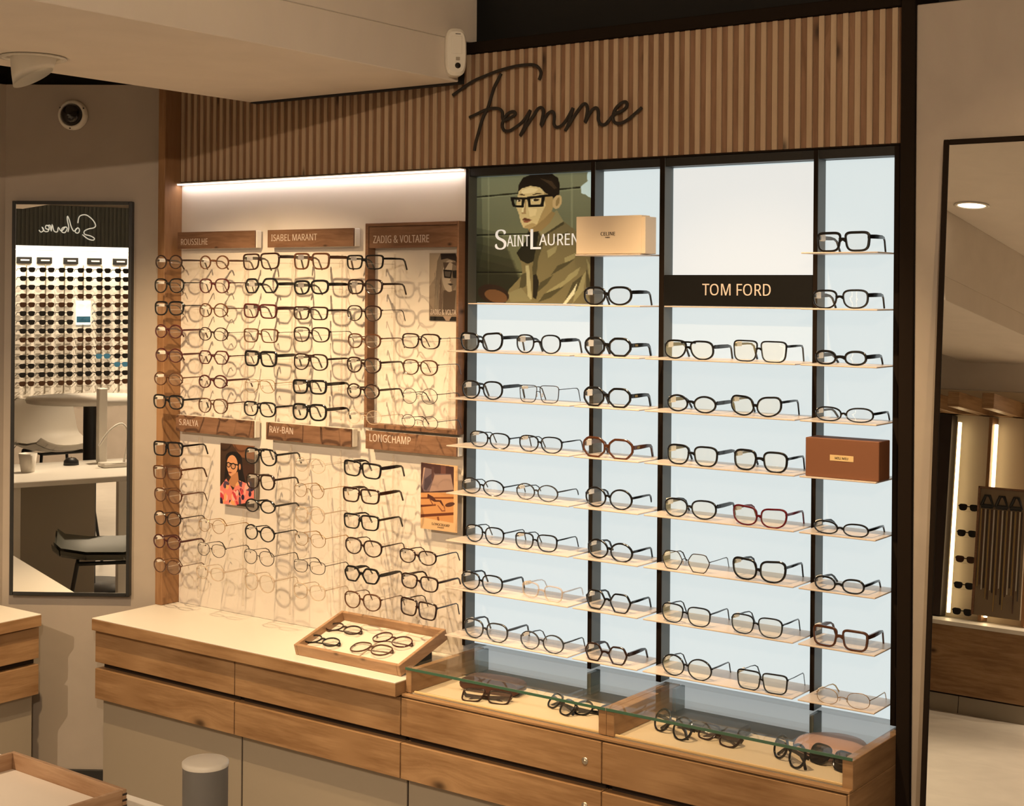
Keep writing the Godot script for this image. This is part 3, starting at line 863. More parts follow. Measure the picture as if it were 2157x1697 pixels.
func rack_prints() -> void:
	# black and white portrait in the box frame
	var skin := Color(0.62, 0.58, 0.53)
	var dark := Color(0.12, 0.09, 0.08)
	var hair := Color(0.47, 0.42, 0.37)
	var im := picture(150, 216, Color(0.60, 0.55, 0.49), Color(0.50, 0.44, 0.38), [
		[Color(0.66, 0.60, 0.53), [Vector2(0.0, 0.0), Vector2(0.35, 0.0), Vector2(0.2, 0.35), Vector2(0.0, 0.5)]],
		[Color(0.64, 0.58, 0.52), [Vector2(0.80, 0.0), Vector2(1.0, 0.0), Vector2(1.0, 0.3)]],
		[hair, [Vector2(0.34, 0.01), Vector2(0.80, 0.01), Vector2(0.92, 0.2), Vector2(1.0, 0.42), Vector2(1.0, 0.9), Vector2(0.14, 0.9), Vector2(0.18, 0.5), Vector2(0.24, 0.12)]],
		[dark, [Vector2(0.34, 0.01), Vector2(0.80, 0.01), Vector2(0.93, 0.22), Vector2(1.0, 0.42), Vector2(0.97, 0.62), Vector2(0.88, 0.42), Vector2(0.80, 0.12), Vector2(0.55, 0.08), Vector2(0.36, 0.10)]],
		[Color(0.36, 0.30, 0.26), [Vector2(0.36, 0.35), Vector2(0.44, 0.62), Vector2(0.38, 0.9), Vector2(0.30, 0.9), Vector2(0.30, 0.5)]],
		[Color(0.30, 0.25, 0.21), [Vector2(0.44, 0.55), Vector2(0.82, 0.55), Vector2(0.78, 0.88), Vector2(0.42, 0.88)]],
		[skin, Vector2(0.62, 0.34), Vector2(0.225, 0.235)],
		[Color(0.40, 0.36, 0.32), [Vector2(0.72, 0.12), Vector2(0.86, 0.26), Vector2(0.84, 0.46), Vector2(0.70, 0.57), Vector2(0.66, 0.40)]],
		[Color(0.28, 0.23, 0.20), [Vector2(0.42, 0.14), Vector2(0.84, 0.14), Vector2(0.84, 0.20), Vector2(0.62, 0.13), Vector2(0.46, 0.26)]],
		[Color(0.04, 0.03, 0.03), [Vector2(0.43, 0.245), Vector2(0.70, 0.255), Vector2(0.66, 0.375), Vector2(0.46, 0.365)]],
		[Color(0.30, 0.28, 0.26), [Vector2(0.465, 0.27), Vector2(0.66, 0.275), Vector2(0.63, 0.355), Vector2(0.49, 0.345)]],
		[Color(0.06, 0.05, 0.04), [Vector2(0.70, 0.26), Vector2(0.92, 0.255), Vector2(0.90, 0.37), Vector2(0.73, 0.37)]],
		[Color(0.18, 0.15, 0.13), [Vector2(0.56, 0.455), Vector2(0.66, 0.448), Vector2(0.74, 0.462), Vector2(0.66, 0.482)]],
		[Color(0.42, 0.37, 0.33), [Vector2(0.66, 0.36), Vector2(0.70, 0.41), Vector2(0.62, 0.42)]],
		[Color(0.09, 0.07, 0.06), [Vector2(0.03, 0.94), Vector2(1.0, 0.94), Vector2(1.0, 1.0), Vector2(0.03, 1.0)]],
		[Color(0.58, 0.50, 0.44), [Vector2(0.42, 0.93), Vector2(0.70, 0.93), Vector2(0.62, 1.0), Vector2(0.52, 1.0)]],
	])
	var rng := RandomNumberGenerator.new()
	rng.seed = 4
	for k in 60:
		var x := rng.randf_range(0.16, 0.98)
		if x > 0.40 and x < 0.84: continue
		var y := rng.randf_range(0.15, 0.6)
		var tone := rng.randf_range(0.22, 0.62)
		fill_poly(im, PackedVector2Array([Vector2(x * 150, y * 216), Vector2(x * 150 + 2.5, y * 216), Vector2(x * 150 + rng.randf_range(-6, 6), (y + 0.3) * 216)]), Color(tone, tone * 0.93, tone * 0.85, 0.5))
	var a := thing("photo_print", "black and white portrait print of a woman in dark glasses, inside the box frame", "print", Vector3(-2.583, 1.492, -0.006))
	part("paper", sheet(0.1145, 0.185, 0.003), print_mat(im), a)
	lettering(a, "ZADIG & VOLTAIRE", Vector3(0.006, 0.0165, 0.0031), 0.107, 0.014, M.letter_pale)
	# colour portrait
	var sk := Color(0.80, 0.58, 0.42)
	var bl := Color(0.07, 0.05, 0.06)
	var shapes := [
		[Color(0.46, 0.30, 0.20), [Vector2(0.35, 0.0), Vector2(1.0, 0.0), Vector2(1.0, 0.22), Vector2(0.62, 0.2)]],
		[Color(0.24, 0.15, 0.12), [Vector2(0.65, 0.32), Vector2(1.0, 0.32), Vector2(1.0, 0.6), Vector2(0.7, 0.6)]],
		[bl, Vector2(0.40, 0.24), Vector2(0.245, 0.12)],
		[bl, [Vector2(0.17, 0.22), Vector2(0.64, 0.22), Vector2(0.68, 0.45), Vector2(0.78, 0.66), Vector2(0.52, 0.62), Vector2(0.3, 0.5), Vector2(0.12, 0.6), Vector2(0.15, 0.4)]],
		[sk, Vector2(0.355, 0.345), Vector2(0.165, 0.165), 0.1],
		[sk, [Vector2(0.22, 0.42), Vector2(0.50, 0.40), Vector2(0.44, 0.52), Vector2(0.34, 0.545), Vector2(0.26, 0.51)]],
		[sk * Color(0.85, 0.8, 0.75), [Vector2(0.34, 0.52), Vector2(0.52, 0.44), Vector2(0.56, 0.60), Vector2(0.45, 0.72), Vector2(0.22, 0.66)]],
		[sk * Color(0.95, 0.9, 0.9), Vector2(0.58, 0.36), Vector2(0.03, 0.05)],
		[bl, [Vector2(0.18, 0.305), Vector2(0.54, 0.325), Vector2(0.54, 0.345), Vector2(0.18, 0.325)]],
		[bl, Vector2(0.245, 0.345), Vector2(0.058, 0.045)],
		[Color(0.72, 0.53, 0.40), Vector2(0.245, 0.347), Vector2(0.04, 0.031)],
		[bl, Vector2(0.385, 0.36), Vector2(0.075, 0.053)],
		[Color(0.74, 0.55, 0.42), Vector2(0.385, 0.362), Vector2(0.054, 0.037)],
		[Color(0.45, 0.20, 0.17), [Vector2(0.23, 0.465), Vector2(0.29, 0.458), Vector2(0.36, 0.468), Vector2(0.29, 0.486)]],
		[Color(0.86, 0.48, 0.44), [Vector2(0.18, 0.58), Vector2(0.30, 0.68), Vector2(0.38, 0.76), Vector2(0.56, 0.58), Vector2(0.80, 0.62), Vector2(1.0, 0.72), Vector2(1.0, 1.0), Vector2(0.0, 1.0), Vector2(0.0, 0.72)]],
	]
	rng.seed = 9
	for k in 44:
		var p := Vector2(rng.randf_range(0.02, 0.98), rng.randf_range(0.62, 0.98))
		if p.x > 0.22 and p.x < 0.5 and p.y < 0.74: continue
		var c: Color = [Color(0.14, 0.10, 0.20), Color(0.92, 0.66, 0.60), Color(0.74, 0.22, 0.26), Color(0.30, 0.22, 0.30), Color(0.93, 0.62, 0.40)][k % 5]
		shapes.append([c, p, Vector2(rng.randf_range(0.03, 0.085), rng.randf_range(0.02, 0.05)), rng.randf_range(0, 3.1)])
	shapes.append([Color(0.16, 0.12, 0.10), [Vector2(0.5, 0.985), Vector2(1.0, 0.90), Vector2(1.0, 1.0), Vector2(0.5, 1.0)]])
	var im2 := picture(150, 186, Color(0.25, 0.17, 0.12), Color(0.16, 0.11, 0.09), shapes)
	var b := thing("photo_print", "colour portrait print of a dark-haired woman in a pink patterned shirt", "print", Vector3(-3.379, 0.919, -0.006))
	part("paper", sheet(0.1465, 0.1845, 0.002), print_mat(im2), b, Vector3(0, 0, 0.028))
	part("stand_off", box(Vector3(0.02, 0.01, 0.0005), Vector3(0.126, 0.175, 0.0275)), M.white_lam, b)
	# handbag and glasses print
	var im3 := picture(144, 190, Color(0.80, 0.66, 0.50), Color(0.80, 0.66, 0.50), [
		[Color(0.25, 0.15, 0.15), [Vector2(0.0, 0.0), Vector2(0.9, 0.02), Vector2(0.9, 0.40), Vector2(0.0, 0.46)]],
		[Color(0.38, 0.24, 0.22), [Vector2(0.55, 0.02), Vector2(0.68, 0.02), Vector2(0.68, 0.16), Vector2(0.55, 0.17)]],
		[Color(0.42, 0.35, 0.37), [Vector2(0.08, 0.07), Vector2(0.34, 0.09), Vector2(0.38, 0.15), Vector2(0.82, 0.13), Vector2(0.90, 0.37), Vector2(0.08, 0.44), Vector2(0.02, 0.36)]],
		[Color(0.60, 0.50, 0.46), [Vector2(0.38, 0.17), Vector2(0.82, 0.14), Vector2(0.90, 0.36), Vector2(0.24, 0.43)]],
		[Color(0.27, 0.22, 0.26), [Vector2(0.10, 0.25), Vector2(0.32, 0.14), Vector2(0.30, 0.28), Vector2(0.15, 0.42), Vector2(0.08, 0.40)]],
		[Color(0.66, 0.55, 0.50), [Vector2(0.07, 0.08), Vector2(0.12, 0.065), Vector2(0.05, 0.32), Vector2(0.02, 0.36)]],
		[Color(0.30, 0.20, 0.20), [Vector2(0.29, 0.05), Vector2(0.36, 0.05), Vector2(0.36, 0.2), Vector2(0.33, 0.27), Vector2(0.29, 0.2)]],
		[Color(0.74, 0.53, 0.34), [Vector2(0.0, 0.46), Vector2(0.9, 0.41), Vector2(0.9, 0.86), Vector2(0.0, 0.83)]],
		[Color(0.45, 0.25, 0.13), [Vector2(0.0, 0.53), Vector2(0.9, 0.47), Vector2(0.9, 0.495), Vector2(0.0, 0.555)]],
		[Color(0.36, 0.18, 0.10), [Vector2(0.0, 0.645), Vector2(0.42, 0.61), Vector2(0.42, 0.63), Vector2(0.0, 0.68)]],
		[Color(0.36, 0.18, 0.10), [Vector2(0.0, 0.79), Vector2(0.9, 0.70), Vector2(0.9, 0.74), Vector2(0.12, 0.82), Vector2(0.0, 0.84)]],
		[Color(0.45, 0.25, 0.15), [Vector2(0.45, 0.80), Vector2(0.5, 0.79), Vector2(0.52, 0.85), Vector2(0.47, 0.85)]],
		[Color(0.28, 0.14, 0.10), [Vector2(0.19, 0.465), Vector2(0.34, 0.50), Vector2(0.42, 0.545), Vector2(0.56, 0.54), Vector2(0.64, 0.62), Vector2(0.60, 0.62), Vector2(0.52, 0.565), Vector2(0.38, 0.575), Vector2(0.18, 0.53)]],
		[Color(0.50, 0.30, 0.20), [Vector2(0.22, 0.53), Vector2(0.25, 0.53), Vector2(0.35, 0.615), Vector2(0.40, 0.60), Vector2(0.40, 0.62), Vector2(0.33, 0.63)]],
		[Color(0.50, 0.30, 0.20), [Vector2(0.45, 0.62), Vector2(0.48, 0.62), Vector2(0.60, 0.69), Vector2(0.66, 0.68), Vector2(0.62, 0.62), Vector2(0.66, 0.62), Vector2(0.68, 0.70), Vector2(0.58, 0.71)]],
		[Color(0.30, 0.18, 0.14), Vector2(0.80, 0.59), Vector2(0.13, 0.032), -0.18],
	])
	var c2 := thing("photo_print", "colour print of a grey handbag and glasses with a white border", "print", Vector3(-2.585, 0.9235, -0.006))
	part("paper", sheet(0.1275, 0.180, 0.002), print_mat(im3), c2, Vector3(0, 0, 0.028))
	part("stand_off", box(Vector3(0.02, 0.01, 0.0005), Vector3(0.108, 0.17, 0.0275)), M.white_lam, c2)
	lettering(c2, "LONGCHAMP", Vector3(0.040, 0.0135, 0.0302), 0.062, 0.0062, M.letter_dark, true)
	lettering(c2, "PARIS", Vector3(0.060, 0.0075, 0.0302), 0.022, 0.003, M.letter_dark, true)

func light_wall() -> void:
	var o := thing("backlit_display", "black framed backlit display with pale shelves right of the hanging rack", "display shelf")
	var y0 := 0.6178
	part("back_board", box(Vector3(-2.4565, y0, -0.1295), Vector3(-1.2228, 1.9045, -0.0485), 0.001), M.black_metal, o)
	for j in [[-2.4565, -2.447], [-2.0533, -2.0418], [-1.8515, -1.838], [-1.4437, -1.4332], [-1.2506, -1.2232]]:
		part("upright", box(Vector3(j[0], y0, -0.048), Vector3(j[1], 1.9045, -0.0016), 0.0008), M.upright_lit_grey, o)
		part("front_shade_strip", box(Vector3(j[0], y0, -0.0015), Vector3(j[1], 1.9045, 0.0), 0.0005), M.board_brown, o)  # near-black front is painted shade; the grey sides hold the panel light
	for k in 4:
		var xa: float = [-2.447, -2.0418, -1.838, -1.4332][k]
		var xb: float = [-2.0533, -1.8515, -1.4437, -1.2506][k]
		part("light_panel", box(Vector3(xa + 0.0004, y0, -0.0482), Vector3(xb - 0.0004, 1.882, -0.042), 0.0006), M.panel_glow, o)
		part("top_rail", box(Vector3(xa + 0.0002, 1.883, -0.048), Vector3(xb - 0.0002, 1.9044, -0.004), 0.0008), M.black_metal, o)
		var al := AreaLight3D.new()
		al.name = "panel_glow"
		al.area_size = Vector2(xb - xa - 0.01, 1.25)
		al.light_color = lin(0.84, 0.95, 1.0)
		al.light_energy = 0.022 * al.area_size.x * 1.25
		al.area_range = 4.0
		al.shadow_enabled = true
		al.position = Vector3((xa + xb) * 0.5, 1.245, -0.0410)
		add_child(al, true)
		al.rotation.y = PI
		var last: int = [7, 8, 7, 8][k]
		for i in last + 1:
			var ys := 0.6643 + 0.1253 * i
			var nth: String = ["first", "second", "third", "fourth", "fifth", "sixth", "seventh", "eighth", "ninth"][last - i]
			var bay: String = ["in the widest left bay, below the portrait poster", "in the narrow bay of the cream box", "in the bay of the black sign", "in the rightmost bay with the terracotta box"][k]
			solo("shelf", box(Vector3(xa + 0.001, -0.0034, -0.0412), Vector3(xb - 0.001, 0.0, 0.0885 if i < 7 or k in [1, 3] else -0.001), 0.0012), M.shelf, Vector3(0, ys, 0), "pale thin shelf, %s from the top %s" % [nth, bay], "shelf", "pale shelves of the backlit display")
	# blank white insert over the black sign
	part("light_panel", box(Vector3(-1.834, 1.6175, -0.0415), Vector3(-1.4475, 1.879, -0.036), 0.001), M.insert_glow, o)
	var s := thing("brand_sign", "glossy black sign with pale lettering reading TOM FORD over the third bay", "sign", Vector3(-1.8375, 1.5420, 0))
	part("plate", box(Vector3(0, 0, -0.034), Vector3(0.3935, 0.075, 0.0), 0.001), M.sign_black, s)
	lettering(s, "TOM FORD", Vector3(0.107, 0.0262, 0.0004), 0.181, 0.0275, M.letter_pale)
	# portrait poster
	var skin := Color(0.76, 0.69, 0.48)
	var shade := Color(0.53, 0.45, 0.28)
	var coat := Color(0.39, 0.36, 0.24)
	var fold := Color(0.25, 0.235, 0.15)
	var lit := Color(0.50, 0.475, 0.33)
	var black := Color(0.03, 0.03, 0.025)
	var sh := []
	for y in [[130, 95], [340, 334], [545, 548]]:
		sh.append([Color(0.13, 0.14, 0.09), at_print([[80, y[0] - 4], [653, y[1] - 4], [653, y[1] + 4], [80, y[0] + 4]])])
		sh.append([Color(0.58, 0.60, 0.47, 0.5), at_print([[80, y[0] + 5], [653, y[1] + 5], [653, y[1] + 10], [80, y[0] + 10]])])
	for x in [138, 533]:
		sh.append([Color(0.55, 0.57, 0.45, 0.5), at_print([[x - 4, 22], [x + 3, 22], [x + 6, 712], [x, 712]])])
	for k in 6:
		sh.append([Color(0.03, 0.035, 0.02, 0.16), at_print([[80, 300 + k * 42], [200 + k * 22, 330 + k * 50], [330, 712], [80, 712]])])
	sh.append([Color(0.03, 0.035, 0.02, 0.2), at_print([[80, 22], [100, 22], [112, 400], [80, 600]])])
	sh.append([Color(0.74, 0.84, 0.84), at_print([[604, 22], [653, 22], [653, 185], [640, 180], [628, 162], [606, 150], [596, 140], [576, 132], [572, 98], [590, 80], [604, 68], [600, 45]])])
	# coat
	sh.append([coat, at_print([[372, 330], [440, 300], [500, 280], [545, 320], [590, 390], [640, 450], [653, 560], [653, 712], [225, 712], [240, 640], [305, 560], [300, 500], [276, 440]])])
	sh.append([Color(0.10, 0.10, 0.065), at_print([[334, 318], [385, 316], [372, 400], [358, 486], [330, 500], [296, 480], [276, 440], [318, 380]])])
	sh.append([lit, at_print([[446, 232], [464, 214], [496, 276], [436, 322], [392, 352], [378, 330], [430, 285]])])
	sh.append([fold, at_print([[496, 276], [500, 290], [440, 330], [400, 362], [392, 352], [440, 318]])])
	sh.append([fold, at_print([[386, 330], [402, 400], [380, 470], [372, 560], [356, 600], [352, 520], [366, 430]])])
	for q in [[500, 470, 560, 440, 548, 470, 505, 500], [520, 560, 575, 516, 560, 560, 470, 640], [560, 600, 600, 540, 590, 640, 540, 712], [430, 640, 540, 560, 470, 630, 380, 700], [600, 470, 640, 560, 646, 700, 620, 600], [420, 430, 470, 400, 460, 440, 425, 470]]:
		sh.append([lit, at_print([[q[0], q[1]], [q[2], q[3]], [q[4], q[5]], [q[6], q[7]]])])
	for q in [[470, 510, 550, 475, 500, 520, 440, 560], [540, 600, 585, 560, 560, 640, 500, 712], [600, 520, 630, 640, 625, 712, 600, 640], [390, 600, 450, 560, 420, 610, 370, 660], [410, 660, 500, 620, 440, 680, 380, 706], [300, 560, 330, 540, 322, 620, 290, 640], [455, 360, 520, 330, 500, 350, 440, 400]]:
		sh.append([fold, at_print([[q[0], q[1]], [q[2], q[3]], [q[4], q[5]], [q[6], q[7]]])])
	sh.append([Color(0.72, 0.71, 0.58), at_print([[540, 640], [562, 596], [548, 660], [512, 712], [496, 712]])])
	sh.append([Color(0.56, 0.54, 0.40), at_print([[320, 510], [336, 506], [352, 690], [332, 694]])])
	sh.append([Color(0.10, 0.09, 0.06), at_print([[356, 560], [372, 556], [384, 600], [372, 690], [356, 680]])])
	sh.append([Color(0.43, 0.41, 0.29), at_print([[232, 660], [300, 628], [350, 700], [250, 706]])])
	sh.append([Color(0.13, 0.09, 0.06), (Vector2(165, 664) - Vector2(80, 22)) / Vector2(573, 690), Vector2(0.135, 0.075), 0.2])
	sh.append([Color(0.33, 0.23, 0.14), (Vector2(178, 676) - Vector2(80, 22)) / Vector2(573, 690), Vector2(0.10, 0.05), 0.25])
	# head
	sh.append([shade, at_print([[372, 288], [440, 218], [458, 232], [432, 284], [392, 326], [338, 330], [330, 310]])])
	sh.append([Color(0.085, 0.065, 0.04), at_print([[280, 112], [286, 70], [304, 36], [340, 22], [440, 22], [468, 44], [478, 84], [474, 134], [452, 152], [420, 140], [396, 100], [340, 84], [296, 96]])])
	sh.append([Color(0.22, 0.17, 0.11), at_print([[380, 40], [440, 60], [466, 100], [452, 104], [420, 70]])])
	sh.append([skin, at_print([[284, 108], [300, 92], [340, 80], [384, 90], [412, 122], [446, 144], [452, 190], [440, 222], [410, 256], [372, 292], [336, 313], [308, 306], [294, 272], [286, 232], [273, 194], [276, 150]])])
	sh.append([Color(0.62, 0.53, 0.34), at_print([[404, 118], [446, 144], [452, 190], [440, 222], [410, 256], [372, 292], [392, 236], [412, 190]])])
	sh.append([Color(0.84, 0.78, 0.58), at_print([[296, 104], [338, 88], [378, 100], [360, 118], [300, 122]])])
	sh.append([Color(0.82, 0.75, 0.54), at_print([[330, 200], [372, 206], [366, 240], [338, 248]])])
	sh.append([Color(0.64, 0.55, 0.36), at_print([[350, 280], [372, 290], [336, 313], [310, 306], [318, 294]])])
	sh.append([Color(0.70, 0.61, 0.42), (Vector2(466, 172) - Vector2(80, 22)) / Vector2(573, 690), Vector2(0.037, 0.055), 0.3])
	sh.append([shade, (Vector2(468, 172) - Vector2(80, 22)) / Vector2(573, 690), Vector2(0.014, 0.034), 0.3])
	sh.append([Color(0.25, 0.18, 0.10), at_print([[276, 128], [300, 122], [318, 132], [300, 129]])])
	sh.append([Color(0.25, 0.18, 0.10), at_print([[340, 134], [372, 120], [412, 128], [376, 127]])])
	sh.append([Color(0.16, 0.12, 0.07), at_print([[270, 156], [284, 151], [296, 158], [284, 166]])])
	sh.append([Color(0.16, 0.12, 0.07), at_print([[346, 157], [364, 150], [386, 157], [366, 166]])])
	sh.append([Color(0.9, 0.88, 0.78), (Vector2(279, 158) - Vector2(80, 22)) / Vector2(573, 690), Vector2(0.007, 0.005)])
	sh.append([Color(0.9, 0.88, 0.78), (Vector2(352, 158) - Vector2(80, 22)) / Vector2(573, 690), Vector2(0.007, 0.005)])
	sh.append([Color(0.62, 0.52, 0.34), at_print([[316, 152], [322, 160], [318, 216], [322, 232], [302, 232], [298, 222], [312, 200]])])
	sh.append([Color(0.86, 0.80, 0.60), at_print([[306, 170], [313, 166], [308, 222], [299, 222]])])
	sh.append([Color(0.36, 0.22, 0.14), at_print([[301, 262], [314, 252], [324, 255], [350, 264], [322, 268]])])
	sh.append([Color(0.52, 0.32, 0.22), at_print([[303, 264], [322, 268], [348, 265], [328, 278], [312, 276]])])
	for r in [[[245, 138], [322, 142], [322, 152], [246, 150]], [[245, 140], [258, 140], [268, 188], [257, 191]], [[257, 190], [306, 197], [306, 186], [262, 181]], [[301, 150], [314, 150], [309, 195], [297, 194]],
		[[308, 142], [334, 142], [334, 153], [310, 154]], [[325, 140], [440, 128], [440, 140], [411, 144], [325, 152]], [[325, 145], [338, 145], [344, 192], [332, 193]], [[332, 182], [398, 182], [398, 195], [334, 195]], [[394, 142], [409, 141], [402, 193], [388, 193]]]:
		sh.append([black, at_print(r)])
	var im := picture(330, 396, Color(0.46, 0.48, 0.37), Color(0.27, 0.275, 0.18), sh)
	var soft := im.duplicate() as Image
	soften(soft, 3)
	for y in im.get_height():
		for x in im.get_width(): im.set_pixel(x, y, im.get_pixel(x, y).lerp(soft.get_pixel(x, y), 0.55))
	var po := thing("portrait_poster", "green portrait poster of a woman in black glasses and an olive coat", "poster", Vector3(-2.4462, 1.5425, -0.0405))
	part("printed_sheet", sheet(0.3925, 0.3395, 0.0035), print_mat(im, 0.4, 0.5), po)  # sheet glows faintly in its own print colours
	lettering(po, "S", Vector3(0.063, 0.143, 0.0038), 0.038, 0.054, M.letter_glow, true)
	lettering(po, "AINT", Vector3(0.103, 0.151, 0.0038), 0.074, 0.030, M.letter_glow)
	lettering(po, "L", Vector3(0.180, 0.143, 0.0038), 0.034, 0.053, M.letter_glow)
	lettering(po, "AURENT", Vector3(0.208, 0.1525, 0.0038), 0.150, 0.030, M.letter_glow)

# marks read off a larger drawing of the portrait, as places from 0 to 1
func at_print(marks: Array) -> Array:
	var out := []
	for v in marks: out.append((Vector2(v[0], v[1]) - Vector2(80, 22)) / Vector2(573, 690))
	return out

func counters() -> void:
	drawer_cabinet(Vector3(-3.6390, 0, 0.2835), 0.6036, 0.0, "oak drawer cabinet with grey door, leftmost under the hanging rack", true, false)
	drawer_cabinet(Vector3(-3.0350, 0, 0.2835), 0.6036, 0.0, "oak drawer cabinet with grey door, under the tilted wooden tray", false, false)
	drawer_cabinet(Vector3(-2.4310, 0, 0.2835), 0.6036, 0.0, "oak drawer cabinet with two locks, under the left half of the glass case", false, true)
	var last := drawer_cabinet(Vector3(-1.8270, 0, 0.2835), 0.5985, 0.0, "oak drawer cabinet at the right end, under the right half of the glass case", false, true)
	part("end_panel", box(Vector3(0.5988, 0.0, -0.29), Vector3(0.6035, 0.545, 0.0), 0.001), M.oak, last)
	var w := thing("worktop", "white topped worktop with oak edge under the hanging rack", "worktop", Vector3(0, 0, 0))
	part("top_surface", box(Vector3(-3.6265, 0.5815, -0.0055), Vector3(-2.4305, 0.5845, 0.3050), 0.0008), M.white_lam, w)
	part("oak_edge", box(Vector3(-3.6270, 0.5480, -0.0055), Vector3(-2.4302, 0.5814, 0.3060), 0.001), M.oak, w)
	var g := thing("glass_case", "low glass topped showcase with oak sides below the backlit shelves", "showcase")
	part("case_floor", box(Vector3(-2.4285, 0.5455, 0.0452), Vector3(-1.2478, 0.5525, 0.2600), 0.001), M.cream, g)
	part("dark_rear_floor", box(Vector3(-2.4285, 0.5455, -0.0455), Vector3(-1.2478, 0.5520, 0.0450), 0.001), M.case_floor_dark, g)  # rear strip of the floor, darker than the cream front
	part("front_ledge", box(Vector3(-2.4290, 0.5455, 0.2668), Vector3(-1.2240, 0.5520, 0.2830), 0.001), M.oak, g)
	part("edge_strip", box(Vector3(-2.4060, 0.5526, 0.2560), Vector3(-1.2480, 0.5580, 0.2615), 0.0008), M.brass_strip, g)
	for x in [[-2.4290, -2.4110, 0.553], [-1.8470, -1.8265, 0.553], [-1.8255, -1.8050, 0.553], [-1.2470, -1.2235, 0.5458]]:
		part("side_panel", box(Vector3(x[0], x[2], -0.04), Vector3(x[1], 0.6103, 0.2665), 0.001), M.oak, g)
	part("lamp_panel_foot", box(Vector3(-2.4285, 0.5455, -0.10), Vector3(-1.2235, 0.6080, -0.0460), 0.001), M.panel_foot, g)
	for j in [[-2.4105, -2.400], [-2.0533, -2.0418], [-1.8045, -1.795], [-1.4437, -1.4332]]:
		part("dark_upright_strip", box(Vector3(j[0], 0.5528, -0.0455), Vector3(j[1], 0.6080, 0.0), 0.0006), M.upright_lit_grey, g)  # dark strips that carry on the lines of the uprights below the glass
	for x in [[-2.4285, -1.8268], [-1.8252, -1.2235]]:
		part("glass_top", box(Vector3(x[0], 0.6105, -0.0415), Vector3(x[1], 0.6170, 0.2685), 0.0006), M.glass, g)
		part("glass_edge", box(Vector3(x[0], 0.6104, 0.2686), Vector3(x[1], 0.6171, 0.2698), 0.0003), M.glass_edge, g)
	for x in [[-2.4105, -1.8475], [-1.8045, -1.2475]]:
		part("front_glass", box(Vector3(x[0], 0.5535, 0.2625), Vector3(x[1], 0.6103, 0.2655), 0.0006), M.glass_front, g)
	# cabinet along the side wall at the far left
	drawer_cabinet(Vector3(-3.809, 0, 0.955), 0.598, PI / 2, "oak drawer cabinet along the side wall at the far left, end nearest the tall mirror", true, false)
	var w2 := thing("worktop", "white topped worktop with oak edge along the side wall at the far left", "worktop")
	part("top_surface", box(Vector3(-4.045, 0.5815, 0.366), Vector3(-3.789, 0.5845, 1.60), 0.0008), M.white_lam, w2)
	part("oak_edge", box(Vector3(-4.045, 0.5480, 0.365), Vector3(-3.788, 0.5814, 1.601), 0.001), M.oak, w2)
	drawer_cabinet(Vector3(-3.809, 0, 1.56), 0.598, PI / 2, "oak drawer cabinet along the side wall at the far left, nearer the camera", false, false)

